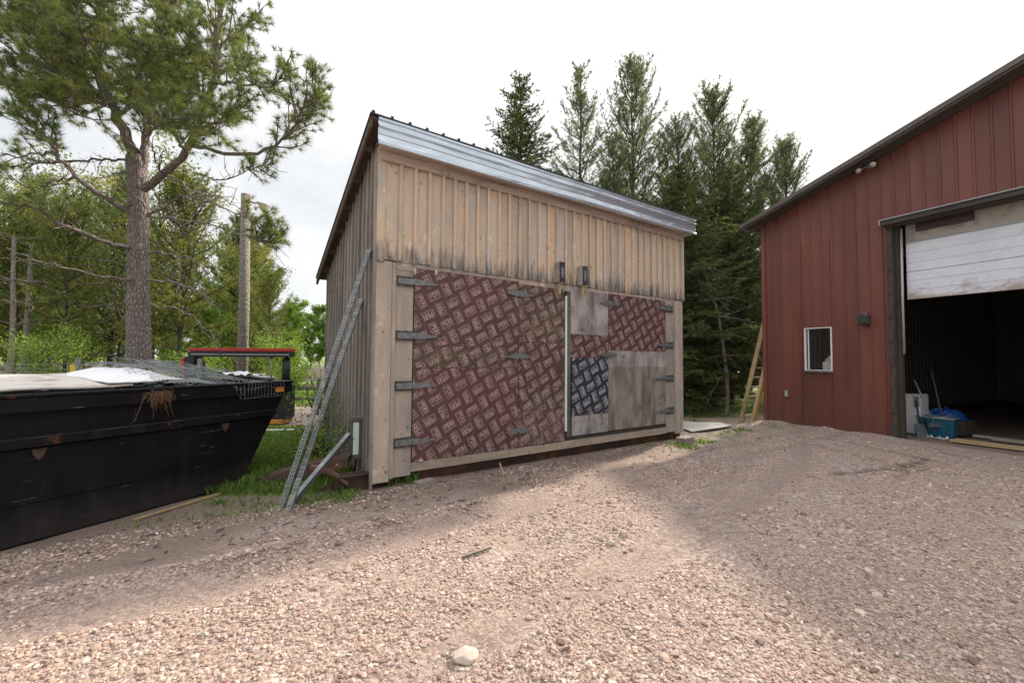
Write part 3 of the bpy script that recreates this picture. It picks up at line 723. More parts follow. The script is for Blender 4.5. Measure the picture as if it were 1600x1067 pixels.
# slotted steel posts leaning on the side wall
def slotted(p, q_, w, label, slots=True, wd=None):
    p = Vector(p); q_ = Vector(q_); d = q_-p; L_ = d.length
    root = empty('steel_post' if slots else 'steel_angle', p, 0, label, 'steel post')
    z = d.normalized(); x = Vector(wd) if wd else z.cross(Vector((0,0,1))); x = (x - z*x.dot(z)).normalized(); y = z.cross(x)
    mb = MB()
    def bx(x0, x1, y0, y1, z0, z1):
        vs = [x*a+y*b+z*c for c in (z0, z1) for a, b in ((x0,y0),(x1,y0),(x1,y1),(x0,y1))]
        mb.add(vs, [(0,3,2,1),(4,5,6,7),(0,1,5,4),(1,2,6,5),(2,3,7,6),(3,0,4,7)])
    th = .003
    if slots:
        bx(-w/2, -w/2+.012, -th, th, 0, L_); bx(w/2-.014, w/2, -th, th, 0, L_)
        bx(-.004, .004, -th, th, 0, L_)
        k = .02
        while k < L_: bx(-w/2+.012, -.0045, -th*.9, th*.9, k-.012, k+.008); bx(.0045, w/2-.0145, -th*.9, th*.9, k, k+.02); k += .042
        bx(w/2, w/2+th*2, -.045, th, 0, L_)
    else:
        bx(-w/2, w/2, -th, th, 0, L_); bx(w/2, w/2+2*th, -.045, th, 0, L_)
    mb.build('slotted_channel' if slots else 'angle_bar', MAT['galv_dull'], root); return root
fw = (math.cos(SA), math.sin(SA), 0); slotted((-2.44, 4.60, .0), shedw(-.06, .14, 2.97), .055, 'longest slotted steel post, leaning up the shed corner to just below the roof', True, (1,.2,0))
slotted((-2.33, 4.55, .0), shedw(-.06, .46, 2.38), .055, 'shorter slotted steel post leaning beside the longest one on the shed side', True, (1,.2,0))
slotted((-2.37, 4.68, .0), shedw(-.17, .42, .60), .07, 'short plain steel angle propped diagonally between the slotted posts and the wall box', False, (.3,.1,1))
# rusty blade thing by the shed
bl = empty('rusty_blade', (-3.13, 5.28, .0), 0, 'long rusty steel blade with a ring at its end on the ground beside the shed', 'scrap steel')
mb = MB(); V = []; n = 14
for i in range(n):
    t_ = i/(n-1); x = .12+t_*.95; y = .05+.12*t_; z = .05+.20*t_**1.3; h = .10+.05*math.sin(t_*3)
    V += [(x, y, z-.02), (x, y+.02, z+h-.02), (x, y+.15, z+h+.01), (x, y+.16, z+h-.03)]
F = [(i*4+j, (i+1)*4+j, (i+1)*4+(j+1) % 4, i*4+(j+1) % 4) for i in range(n-1) for j in range(4)] + [(3,2,1,0), tuple((n-1)*4+k for k in range(4))]
mb.add(V, F); mb.build('blade_plate', MAT['steel_rust'], bl, .004)
mb = MB(); ring = [(.05+.055*math.cos(a), .05, .06+.055*math.sin(a)) for a in np.linspace(0, 2*math.pi, 17)]; mb.tube(ring, .017, 8, cap=False); mb.build('end_ring', MAT['steel_rust'], bl)
pd_ = empty('curved_paddle', (-2.25, 5.15, 0), .25, 'curved brown steel paddle lying against the beam end beside the shed corner', 'scrap steel')
mb = MB(); V = []; n = 12
for i in range(n):
    t_ = i/(n-1); x = -.12+t_*.42; z = .30-.22*t_**1.8; w = .07*(1-.3*t_)
    V += [(x, -w, z-.02), (x, w, z), (x, w, z+.02), (x, -w, z+.03)]
mb.add(V, [(i*4+j, (i+1)*4+j, (i+1)*4+(j+1) % 4, i*4+(j+1) % 4) for i in range(n-1) for j in range(4)] + [(3,2,1,0), tuple((n-1)*4+k for k in range(4))])
mb.build('paddle_plate', MAT['steel_rust_light'], pd_, .006)
mb = MB(); mb.prism([(-.05,.01),(.28,.0),(.3,.09),(.15,.14)], .03, .05); mb.build('foot_plate', MAT['steel_rust'], pd_)
# cinder blocks
def block(x, y, rz, sx, sy, sz, mat, label):
    r_ = empty('concrete_block', (x, y, gz(x, y)-.01), rz, label, 'concrete block'); mb = MB()
    mb.box((-sx/2, -sy/2, 0), (sx/2, sy/2, sz)); mb.build('block_body', MAT[mat], r_, .006)
    mb = MB(); mb.box((-sx/2+.03, -sy/2+.03, sz+.001), (-.012, sy/2-.03, sz+.003)); mb.box((.012, -sy/2+.03, sz+.001), (sx/2-.03, sy/2-.03, sz+.003)); mb.build('core_filling', MAT['concrete_dark'], r_)
block(-1.10, 5.50, SA+.15, .24, .13, .06, 'concrete_dark', 'grey concrete block under the front edge of the shed near its left corner')
block(3.33, 8.28, SA+.1, .34, .19, .14, 'concrete_dark', 'brownish concrete block in weeds at the right end of the shed')
# sheet on the ground behind
def sheet(name, poly, z, th, mat, label, cat, warp=.01):
    mb = MB(); n = len(poly); vs = [(x, y, gz(x, y)+z+random.uniform(-warp, warp)) for x, y in poly]; vs = vs+[(a, b, c+th) for a, b, c in vs]
    mb.add(vs, [tuple(range(n))[::-1], tuple(range(n, 2*n))] + [(i, (i+1) % n, n+(i+1) % n, n+i) for i in range(n)])
    return tag(mb.build(name, MAT[mat], None), label, cat)
sheet('flat_panel', [(3.9, 9.35), (5.2, 10.15), (5.25, 10.85), (4.15, 10.9), (3.9, 10.3)], .02, .02, 'concrete', 'pale grey sheet lying flat on the ground between shed and red barn', 'sheet')
sheet('white_board', [(-3.40, 8.15), (-3.0, 7.45), (-2.75, 7.6), (-3.1, 8.3)], .12, .02, 'white_paint', 'dirty white board lying in the grass by the back corner of the shed', 'board')
sheet('white_lath', [(-5.45, 8.5), (-4.35, 8.75), (-4.33, 8.8), (-5.45, 8.58)], .14, .015, 'white_paint', 'narrow white strip lying in the grass behind the dumpster', 'board')
o = MB(); o.beam((-3.66, 4.22, .012), (-3.36, 5.08, .018), .03, .02); tag(o.build('wooden_lath', MAT['lumber']), 'thin pale wooden lath lying along the foot of the dumpster', 'lath')
o = MB(); o.beam((-.38, 3.45, .03), (-.16, 3.62, .035), .014, .012); tag(o.build('wooden_stick', MAT['oldwood']), 'short brown stick lying on the gravel in front of the shed', 'stick')
o = MB(); o.beam((-.1, 5.95, .0), (-.16, 6.0, .16), .02, .012); tag(o.build('wood_splinter', MAT['lumber']), 'small pale splinter standing in the dirt under the shed doors', 'splinter')

# ------------------------------------------------------------------ DUMPSTER
dp = empty('dumpster', (DX, DY, 0), DA, 'long black steel roll-off dumpster with rust patches, raked end and scrap on top', 'dumpster')
XB, XT, X0_, WD, HT = .20, .86, -5.6, 2.3, 1.24
mb = MB()
def dside(mb, y, th):
    s = 1 if th > 0 else -1
    p = [(X0_, .02), (XB, .02), (XT-.06, 1.12), (XT-.02, HT), (X0_, HT)]; mb.prism(p, min(y, y+th), max(y, y+th))
dside(mb, 0, .03); mb.build('side_wall', MAT['dumpster'], dp)
mb = MB(); dside(mb, WD, -.03); mb.build('side_wall', MAT['dumpster'], dp)
mb = MB(); mb.add([(XB, .03, .02), (XB, WD-.03, .02), (XT-.03, WD-.03, HT), (XT-.03, .03, HT), (XB-.03, .03, .02), (XB-.03, WD-.03, .02), (XT-.06, WD-.03, HT), (XT-.06, .03, HT)], [(0,1,2,3),(7,6,5,4),(3,2,6,7),(0,4,5,1)])
mb.build('end_wall', MAT['dumpster'], dp)
mb = MB(); mb.box((X0_, .03, .03), (X0_+.03, WD-.03, HT)); mb.build('end_wall', MAT['dumpster'], dp)
mb = MB(); mb.box((X0_+.03, .03, .10), (XB, WD-.03, .13)); mb.build('floor_plate', MAT['dumpster'], dp)
mb = MB()
for y0, y1 in ((-.07, .04), (WD-.04, WD+.07)):
    mb.box((X0_, y0, 1.12), (XT, y1, HT+.004)); mb.box((X0_, y0-.012 if y0 < 0 else y0, HT+.006), (XT+.02, y1 if y0 < 0 else y1+.012, HT+.036))
mb.box((XT-.06, .045, 1.13), (XT+.02, WD-.045, HT+.035)); mb.build('top_rail', MAT['dumpster'], dp, .008)
mb = MB(); 
V = [(X0_,-.002,.93),(.66,-.002,.93),(.60,-.002,.80),(X0_,-.002,.80),(X0_,-.05,.905),(.645,-.05,.905),(.612,-.05,.825),(X0_,-.05,.825)]
mb.add(V, [(0,4,5,1),(4,7,6,5),(7,3,2,6),(1,5,6,2)]); mb.build('side_rib', MAT['dumpster'], dp)
mb = MB(); x_ = X0_
while x_ < .62: l_ = random.uniform(.15, .4); mb.box((x_, -.0525-random.uniform(0, .001), .9012), (min(x_+l_, .64), -.0505, .9045), 0); x_ += l_
mb.build('weld_highlight', plain('highlight_grey', (.10,.095,.09), .6, .2, .8, (.012,.012,.013), 5), dp)  # thin grey strip paints the highlight along the rib's top weld
mb = MB(); V = [(a, -.003, b) for a, b in ((X0_,.36),(-.9,.36),(-.9,.345),(X0_,.345))]+[(a, -.012, b) for a, b in ((X0_,.356),(-.9,.356),(-.9,.349),(X0_,.349))]
mb.add(V, [(0,4,5,1),(4,7,6,5),(7,3,2,6),(1,5,6,2)]); mb.build('weld_seam', MAT['dumpster'], dp)
for xg in (-3.4, -1.62, -.02):
    mb = MB(); mb.prism([(xg-.05,.80),(xg+.05,.80),(xg+.03,.74),(xg,.70),(xg-.03,.74)], -.02, -.002); mb.build('gusset', plain('rust_gusset', (.075,.035,.025), .8, 0, .5, (.012,.012,.014), 12) if xg == -3.4 else bpy.data.materials['rust_gusset'], dp)
mb = MB(); mb.box((.60, -.084, 1.135), (.72, -.072, 1.195)); mb.build('amber_reflector', MAT['amber'], dp)
# scrap on the dumpster (each piece is a thing)
def dw(x, y, z=0): c, s = math.cos(DA), math.sin(DA); return (DX+x*c-y*s, DY+x*s+y*c, z)
def gridsheet(name, x0, x1, y0, y1, zf, th, mat, label, cat, nx=24, ny=10):
    V = []; 
    for i in range(nx):
        for j in range(ny):
            x = x0+(x1-x0)*i/(nx-1); y = y0(x)+(y1(x)-y0(x))*j/(ny-1); V.append(dw(x, y, zf(x, y)))
    F = [(i*ny+j, (i+1)*ny+j, (i+1)*ny+j+1, i*ny+j+1) for i in range(nx-1) for j in range(ny-1)]
    mb = MB(); mb.add(V, F, smooth=True); o = mb.build(name, mat); m_ = o.modifiers.new('s', 'SOLIDIFY'); m_.thickness = th; m_.offset = 1
    return tag(o, label, cat)
mt = M('dirty_board'); oo = mt.obj(); n_ = mt.noise(oo, 4, 6, .7)
mt.p(Base_Color=mt.mix(mt.mr(n_, .55, .66, 0, .85), (.50,.46,.42), (.18,.14,.11)), Roughness=.7); MAT['dirty_board'] = mt.m
gridsheet('scrap_board', -4.6, -.95, lambda x: .0-.02*math.sin(x), lambda x: 1.0, lambda x, y: 1.295+.10*y+.02*fbm(x, y, 2, 2), .02, MAT['dirty_board'], 'long dirty beige board lying along the top edge of the dumpster', 'board')
gridsheet('crumpled_sheet', -1.15, -.38, lambda x: .02+.25*max(0, x+.75), lambda x: 1.0-.5*max(0, x+.8), lambda x, y: 1.325+.13*math.sin(min(1, max(0, (x+1.25)/.9))*3.1)*min(1, y*2.2)+.012*fbm(x, y, 5, 2), .012, MAT['plastic_white'], 'crumpled white sheet heaped on the dumpster beside the wire mesh', 'sheet')
# debris fill
mb = MB(); r_ = random.Random(3)
for k in range(60):
    x = r_.uniform(-.9, .7); y = r_.uniform(.12, 2.0); a = r_.uniform(0, 3); l_ = r_.uniform(.1, .45); z = r_.uniform(1.12, 1.26)
    mb.beam(dw(x, y, z), dw(x+l_*.5*math.cos(a), y+l_*.5*math.sin(a), z+r_.uniform(-.06, .06)), r_.uniform(.02, .2), r_.uniform(.01, .03))
mb.box((0,0,0), (.001,.001,.001)) if False else None
tag(mb.build('scrap_pile', MAT['rubber']), 'dark rubbish filling the dumpster under the wire mesh', 'rubbish', kind='stuff')
gridsheet('metal_scrap', -.55, -.05, lambda x: .07, lambda x: .6, lambda x, y: 1.285+.05*fbm(x, y, 3, 2)+.03*y, .006, MAT['galv_dull'], 'bent grey sheet metal poking out over the dumpster rim beside the straw', 'scrap metal', 10, 6)
gridsheet('plastic_bag', .28, .62, lambda x: .15, lambda x: .7, lambda x, y: 1.30+.10*abs(fbm(x, y, 6, 3))+.05, .004, MAT['plastic_white'], 'crumpled whitish plastic at the raked end of the dumpster', 'plastic', 14, 10)
gridsheet('rubber_mat', .0, .66, lambda x: .05+.04*math.sin(6*x), lambda x: .5, lambda x, y: 1.255+.05*math.sin((x-.1)*4+2)**2+.05*y, .015, MAT['rubber'], 'curled dark rubber sheet under the wire mesh at the dumpster end', 'rubber sheet', 18, 6)
gridsheet('red_scrap', -2.95, -2.35, lambda x: 1.9, lambda x: 2.1, lambda x, y: 1.36+.02*math.sin(9*x), .05, MAT['red_paint'], 'red scrap piece at the back edge of the dumpster', 'scrap', 8, 4)
def wire_mesh():
    def S(u, v):   # u along the dumpster, v across; droops over the near rim
        x = -.85+u*1.55+.04*fbm(u*3, v*3, 1, 2); hang = sst(.5, .66, u)*.24
        y = 1.25-v*(1.25+hang)
        z = 1.36+.09*math.sin(u*4+1)*.8*sst(0, .3, 1-v)+.05*fbm(u*4, v*4, 1.3, 3)+.07*sst(1, .4, v)-.03*u
        if y < -.08: z -= (-.08-y)*1.8
        if y < -.08: y = -.098
        if y < .15: z = max(z - .06*sst(.15, -.05, y), 1.08)
        return Vector(dw(x, y, z))
    mb = MB(); NU, NV = 34, 26
    for i in range(NU+1): 
        mb.tube([S(i/NU, v) for v in np.linspace(0, 1, 20)], .0022, 3, cap=False, smooth=False)
    for j in range(NV+1):
        mb.tube([S(u, j/NV) for u in np.linspace(0, 1, 34)], .0022, 3, cap=False, smooth=False)
    # second crumpled layer
    for i in range(20):
        mb.tube([S(.15+.02*i, v*.8)+Vector((.05*math.sin(v*5+i*.2), .1, .05+.05*fbm(v*3, i*.15, 1, 2))) for v in np.linspace(0, 1, 16)], .002, 3, cap=False, smooth=False)
    for j in range(16):
        mb.tube([S(.1+u*.6, j/20)+Vector((.06*math.sin(u*6), .1, .05+.05*fbm(j*.2, u*4, 1, 2))) for u in np.linspace(0, 1, 24)], .002, 3, cap=False, smooth=False)
    tag(mb.build('wire_mesh', MAT['galv_dull']), 'crumpled grey wire mesh draped over the end of the dumpster', 'wire mesh')
wire_mesh()
def straw():
    mb = MB(); r_ = random.Random(5)
    for k in range(140):
        x = -.78+r_.gauss(0, .05); z = 1.21+r_.gauss(0, .03); a = r_.uniform(-1, 1)
        L_ = r_.uniform(.04, .15); y = -.085-r_.uniform(0, .05)
        p0 = Vector((x, y, z)); p1 = p0+Vector((a*L_*.5, -r_.uniform(0, .03), -L_*r_.uniform(-.2, .6))); p2 = p1+Vector((a*L_*.3, 0, -L_*.5))
        mb.tube([dw(*p0), dw(*p1), dw(*p2)], .0018, 3, cap=False, smooth=False)
    for dx_ in (-.12, -.02, .07, .1):
        mb.tube([dw(-.78+dx_, -.09, 1.2), dw(-.79+dx_*1.3, -.092, 1.05), dw(-.78+dx_*1.6, -.082, .96)] + ([dw(-1.0, -.07, .93)] if dx_ < -.1 else []), .003, 4)
    tag(mb.build('root_clump', MAT['straw']), 'tangled brown clump of dry roots hanging over the dumpster rim', 'roots')
straw()

# ------------------------------------------------------------------ machine behind the dumpster
mc = empty('steel_machine', (-6.6, 10.4, 0), .0, 'black steel machine behind the dumpster with a red topped crossbeam and upright cylinder', 'machine')
def mp_(name, boxes, mat, bev=.006):
    mb = MB()
    for a, b in boxes: mb.box(a, b, 0)
    return mb.build(name, MAT[mat], mc, bev)
mp_('crossbeam', [((-1.17, -.12, 1.60), (1.28, .12, 1.735))], 'black_paint'); mp_('beam_cap', [((-1.15, -.13, 1.738), (1.28, .13, 1.81))], 'red_paint')
mp_('beam_edge', [((-1.1, -.132, 1.645), (1.25, -.123, 1.675))], 'grey_metal', 0)
mp_('end_post', [((-1.22, -.15, .1), (-1.0, .15, 1.60)), ((-1.0, -.1, .8), (-.9, .1, 1.5))], 'black_paint'); mp_('post_strip', [((-1.32, -.16, 1.05), (-1.23, .1, 1.56))], 'red_paint')
mb = MB(); mb.tube([(1.13, 0, .9), (1.13, 0, 1.58)], .09, 20); mb.tube([(1.13, 0, 1.58), (1.13, 0, 1.64)], .05, 12); mb.build('cylinder', MAT['black_paint'], mc)
mb = MB(); mb.tube([(.80, -.05, .9), (.80, -.05, 1.62)], .018, 8); mb.tube([(.68, -.05, 1.56), (.80, -.05, 1.60)], .02, 8); mb.build('rod', MAT['grey_metal'], mc)
mp_('cabinet', [((.82, -.2, .14), (1.24, .25, .92))], 'black_paint'); mp_('frame_body', [((-1.0, -.2, .3), (.80, .3, .95))], 'black_paint')
mp_('cabinet_plate', [((.98, -.21, .78), (1.18, -.203, .87))], 'grey_metal', 0)
mp_('base_bar', [((.55, -.25, .03), (1.2, .25, .13))], 'orange'); mp_('battery_box', [((.3, -.15, .955), (.75, .2, 1.13))], 'plastic_white')

# ------------------------------------------------------------------ utility pole
up = empty('utility_pole', (-7.6, 12.1, 0), 0, 'weathered wooden pole with a yard lamp near its top behind the dumpster', 'utility pole')
mb = MB(); mb.tube([(0, 0, -.1), (-.01, 0, 3), (-.06, 0, 6.25)], [.155, .14, .12], 16); mb.build('pole', MAT['bark_pale'], up)
mb = MB(); mb.tube([(.05, 0, 6.05), (.2, -.02, 6.0), (.38, -.05, 5.98)], .025, 8); mb.build('lamp_arm', MAT['grey_metal'], up)
mb = MB(); mb.add([(.32,-.12,6.03),(.32,.06,6.03),(.62,.06,5.93),(.62,-.12,5.93),(.40,-.1,5.80),(.40,.04,5.80),(.52,.04,5.70),(.52,-.1,5.70)], [(0,3,2,1),(4,5,6,7),(0,1,5,4),(1,2,6,5),(2,3,7,6),(3,0,4,7)]); mb.build('lamp_head', plain('lamp_lens', (.5,.45,.33), .4), up, .01)

# ------------------------------------------------------------------ BARN
barn = empty('metal_barn', (BX, BY, 0), BA, 'large dark red metal clad barn with a half open white overhead door', 'barn')
BZ, BS, BW, BL_ = 5.26, .282, 14.0, 15.0
def bz(s): return BZ + BS*(s if s < BW/2 else BW-s)
def ribwall(mb, s0, s1, z0, z1, y=0.0, pitch=.238, d=-1):
    """sheet with pressed ribs; z1 may follow the roofline"""
    k0 = math.floor(s0/pitch)
    s = s0
    while s < s1-1e-4:
        e = min(s1, (math.floor(s/pitch+1e-6)+1)*pitch); r = random.random()
        za, zb = (z1(s), z1(e)) if callable(z1) else (z1, z1)
        V = []; prof = [(s, 0), (max(s, e-.055), 0), (max(s, e-.043), -.020), (max(s, e-.018), -.020), (max(s, e-.006), 0), (e, 0)]
        for q_, dd in prof:
            zz = z1(q_) if callable(z1) else z1; V += [(q_, y+dd*(-d)*1.0, z0), (q_, y+dd*(-d), zz)]
        mb.add(V, [(i*2, i*2+2, i*2+3, i*2+1) for i in range(len(prof)-1)], None, r)
        s = e
mb = MB(); WZ0, WZ1, WS0, WS1, DS0, DS1, DZ = 1.37, 2.39, 1.0, 1.60, 2.87, 7.6, 4.43
ribwall(mb, 0.02, WS0, 0, 4.42); ribwall(mb, WS0, WS1, 0, WZ0); ribwall(mb, WS0, WS1, WZ1, 4.42); ribwall(mb, WS1, 2.70, 0, 4.42)
ribwall(mb, .02, BW, 4.415, bz, y=-.004); ribwall(mb, DS1, BW, 0, 4.42)
mb.build('front_cladding', MAT['barn'], barn)
mb = MB(); mb.box((-.05, -.035, 0), (.05, .05, 5.2)); mb.build('corner_trim', MAT['barn'], barn)
# inner lining makes it light tight
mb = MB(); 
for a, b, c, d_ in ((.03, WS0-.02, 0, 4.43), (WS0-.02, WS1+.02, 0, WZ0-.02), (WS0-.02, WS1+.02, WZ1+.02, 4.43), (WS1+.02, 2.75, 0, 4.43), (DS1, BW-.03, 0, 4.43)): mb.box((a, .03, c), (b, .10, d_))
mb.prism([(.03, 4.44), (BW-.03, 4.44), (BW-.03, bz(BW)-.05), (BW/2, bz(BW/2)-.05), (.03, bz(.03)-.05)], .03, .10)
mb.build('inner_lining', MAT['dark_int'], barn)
mb = MB()
def ywall(x, y0, y1, z1, d):
    y = y0
    while y < y1: 
        mb.add([(x, y, 0), (x, y+.2, 0), (x-.02*d, y+.215, 0), (x-.02*d, y+.238, 0), (x, y, z1), (x, y+.2, z1), (x-.02*d, y+.215, z1), (x-.02*d, y+.238, z1)], [(0,1,5,4),(1,2,6,5),(2,3,7,6)]); y += .24
ywall(0, 0.02, BL_, 5.2, 1); ywall(BW, 0.02, BL_, 5.2, -1)
mb.build('side_cladding', MAT['barn'], barn)
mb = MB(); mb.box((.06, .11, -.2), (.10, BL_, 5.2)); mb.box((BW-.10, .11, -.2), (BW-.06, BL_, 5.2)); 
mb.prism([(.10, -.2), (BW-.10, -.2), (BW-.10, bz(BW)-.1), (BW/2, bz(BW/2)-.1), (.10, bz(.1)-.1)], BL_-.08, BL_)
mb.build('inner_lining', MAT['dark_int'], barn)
mb = MB(); ribwall(mb, .12, BW-.12, 0, bz, y=BL_-.09, pitch=.3); mb.build('back_cladding', plain('inner_sheet', (.16,.17,.165), .6), barn)
mb = MB(); ywall(.13, .12, BL_-.1, 5.1, -1); mb.build('inner_cladding', bpy.data.materials['inner_sheet'], barn)
mb = MB()
for s0, s1 in ((-.38, BW/2), (BW/2, BW+.38)):
    def zz(s): return BZ + BS*(s if s0 < 1 else BW-s)
    for (ya, yb, h0, h1) in ((-.4, BL_+.4, .06, .085),):
        mb.add([(s0,ya,zz(s0)+h0),(s1,ya,zz(s1)+h0),(s1,yb,zz(s1)+h0),(s0,yb,zz(s0)+h0),(s0,ya,zz(s0)+h1),(s1,ya,zz(s1)+h1),(s1,yb,zz(s1)+h1),(s0,yb,zz(s0)+h1)], [(0,3,2,1),(4,5,6,7),(0,1,5,4),(1,2,6,5),(2,3,7,6),(3,0,4,7)])
mb.build('roof', MAT['roof_dark'], barn)
MAT['brown_trim'] = plain('brown_trim', (.10,.085,.08), .5, .2, .3, (.06,.05,.048), 3)
mb = MB()
for s0, s1 in ((-.40, BW/2), (BW/2, BW+.40)):
    def zz(s): return BZ + BS*(s if s0 < 1 else BW-s)
    for ya, yb, h0, h1 in ((-.43, -.40, .0, .105), (-.399, -.36, -.04, .055), (-.12, -.03, -.05, .055)):
        mb.add([(s0,ya,zz(s0)+h0),(s1,ya,zz(s1)+h0),(s1,yb,zz(s1)+h0),(s0,yb,zz(s0)+h0),(s0,ya,zz(s0)+h1),(s1,ya,zz(s1)+h1),(s1,yb,zz(s1)+h1),(s0,yb,zz(s0)+h1)], [(0,3,2,1),(4,5,6,7),(0,1,5,4),(1,2,6,5),(2,3,7,6),(3,0,4,7)])
mb.build('roof_trim', MAT['brown_trim'], barn)
mb = MB(); mb.box((.03, -.446, BZ-.0), (BW-.03, -.44, BZ+.001)) if False else None
for k in range(8):
    pass
mb.prism([(-.37, BZ+BS*-.37+.02), (BW/2, BZ+BS*BW/2+.02), (BW/2, BZ+BS*BW/2+.055), (-.37, BZ+BS*-.37+.055)], -.358, BL_); mb.build('eave_soffit', MAT['raftwood'], barn)
# window
wn = MB(); f_ = .024
for a, b in (((WS0, -.03, WZ0), (WS0+f_, .05, WZ1)), ((WS1-f_, -.03, WZ0), (WS1, .05, WZ1)), ((WS0+f_, -.03, WZ1-f_*.8), (WS1-f_, .05, WZ1)), ((WS0+f_, -.03, WZ0), (WS1-f_, .05, WZ0+f_*.6)), ((WS0+.07, -.005, WZ0+.022), (WS0+.085, .02, WZ1-.03))): wn.box(a, b)
win = wn.build('window', MAT['white_paint'], barn)
mb = MB(); mb.box((WS0-.02, -.045, WZ0-.05), (WS1+.02, -.0, WZ0-.002)); mb.build('sill', MAT['oldwood'], win)
m = M('window_pane'); m.p(Base_Color=(1,1,1), Roughness=.02); m.b.inputs['Transmission Weight'].default_value = 1; MAT['pane'] = m.m
mb = MB(); mb.box((WS0+f_, .022, WZ0+.02), (WS1-f_, .026, WZ1-.03)); mb.build('pane', MAT['pane'], win)
# things behind the window
def bw(s, y, z=0): c, sn = math.cos(BA), math.sin(BA); return (BX+s*c-y*sn, BY+s*sn+y*c, z)
wb = empty('storage_box', bw(1.42, .16, 1.30), BA, 'white box with folded cloths on top, seen through the barn window', 'box')
mb = MB(); mb.box((-.12, .0, .08), (.25, .25, .28)); mb.build('box_body', MAT['white_paint'], wb)
mb = MB(); mb.box((-.08, .02, .285), (.25, .22, .32)); mb.box((-.06, .02, .325), (.25, .2, .36)); mb.box((-.02, .03, .365), (.25, .2, .41)); mb.build('folded_cloth', MAT['plastic_white'], wb, .01)
mb = MB(); mb.box((.12, .11, 1.30), (2.6, .6, 1.37), 0); mb.build('window_shelf', MAT['darkwood'], barn)
# vent hood
vh = empty('wall_vent', bw(2.27, 0, 2.40), BA, 'grey metal vent hood on the red barn wall between window and big door', 'vent')
mb = MB(); mb.prism([(-.10,.0),(.10,.0),(.10,.2),(.07,.235),(-.07,.235),(-.10,.2)], -.14, -.022); mb.build('hood', MAT['hinge_dark'], vh, .012)
mb = MB()
for k in range(5): mb.box((-.085, -.148, .03+k*.035), (.085, -.141, .05+k*.035))
mb.build('louvre', MAT['hinge_dark'], vh)
ob = empty('wall_outlet', bw(.55, 0, .77), BA, 'small grey outlet box low on the red barn wall left of the window', 'outlet')
mb = MB(); mb.box((-.045, -.05, -.08), (.045, -.003, .08)); mb.build('cover', MAT['grey_metal'], ob, .006); mb = MB(); mb.box((-.03, -.056, -.05), (.03, -.051, .05)); mb.build('flap', MAT['aluminium'], ob)
fl = empty('flood_light', bw(2.43, 0, 5.84), BA, 'twin flood lamps on the red barn gable under the roof edge', 'flood light')
mb = MB(); mb.box((-.05, -.05, -.05), (.05, -.0, .05)); mb.build('mount_box', MAT['grey_metal'], fl)
for s_, z_ in ((-.13, -.05), (.12, -.02)):
    mb = MB(); mb.tube([(0, -.03, 0), (s_*.6, -.09, z_*.3), (s_, -.11, z_)], .014, 6); c_ = MB()
    hd = MB(); hd.tube([(s_, -.10, z_+.02), (s_*1.05, -.15, z_-.01), (s_*1.08, -.21, z_-.04)], [.025, .045, .062], 16); h_ = hd.build('lamp_head', MAT['grey_metal'], fl)
    mb.build('arm', MAT['grey_metal'], h_); ln = MB(); ln.tube([(s_*1.08, -.21, z_-.04), (s_*1.09, -.222, z_-.045)], [.057, .045], 16); ln.build('lens', MAT['lens'], h_)
# overhead door
od = MB()
def sec(z0, z1):
    od.box((2.93, .15, z0), (DS1, .20, z1), 0)
sec(2.872, 3.433); sec(3.441, 4.03); 
odo = od.build('overhead_door', MAT['overdoor'], barn, .006)
mb = MB(); mb.box((2.93, .16, 4.05), (DS1, .21, 4.62), 0); mb.build('top_section', plain('old_panel', (.38,.35,.31), .6, 0, .4, (.2,.17,.14), 3), odo)
mb = MB(); mb.box((2.93, .14, 4.03), (DS1, .155, 4.055), 0); mb.build('section_strip', MAT['grey_metal'], odo)
mb = MB(); mb.box((3.1, .135, 4.24), (3.95, .158, 4.50), 0); mb.build('vision_panel', plain('dark_panel', (.05,.028,.03), .5), odo)
mb = MB()
for z_ in (3.06, 3.25, 3.62, 3.82): mb.box((2.94, .1465, z_), (DS1, .149, z_+.006), 0)
mb.build('pressed_line', plain('line_grey', (.42,.42,.46), .6), odo)
# door frame, hood
mb = MB(); mb.box((2.705, -.06, .0), (2.79, .10, 4.40)); mb.box((2.795, .04, .0), (2.86, .14, 4.40)); 
for k in range(9): mb.box((2.70-.004*(k % 2), -.075, .05+k*.49), (2.775, -.061, .05+k*.49+random.uniform(.2, .42)))
mb.build('door_post', MAT['darkwood'], barn)
mb = MB(); mb.box((DS1-.1, -.06, 0), (DS1+.1, .14, 4.40)); mb.build('door_post', MAT['darkwood'], barn)
mb = MB(); mb.tube([(2.905, .02, 1.75), (2.90, .03, 2.9), (2.90, .06, 4.35)], .022, 8); mb.build('door_track', plain('track', (.42,.40,.36), .5, .3), barn)
mb = MB(); mb.box((2.66, -.20, 4.43), (DS1+.15, -.001, 4.53), 0); mb.box((2.70, -.13, 4.40), (DS1+.1, .1, 4.429), 0); mb.build('door_lintel', MAT['darkwood'], barn, .005)
mb = MB(); mb.box((2.63, -.225, 4.532), (DS1+.2, -.008, 4.555), 0); mb.box((2.635, -.225, 4.44), (2.658, -.005, 4.531), 0); mb.build('drip_flashing', MAT['grey_metal'], barn)
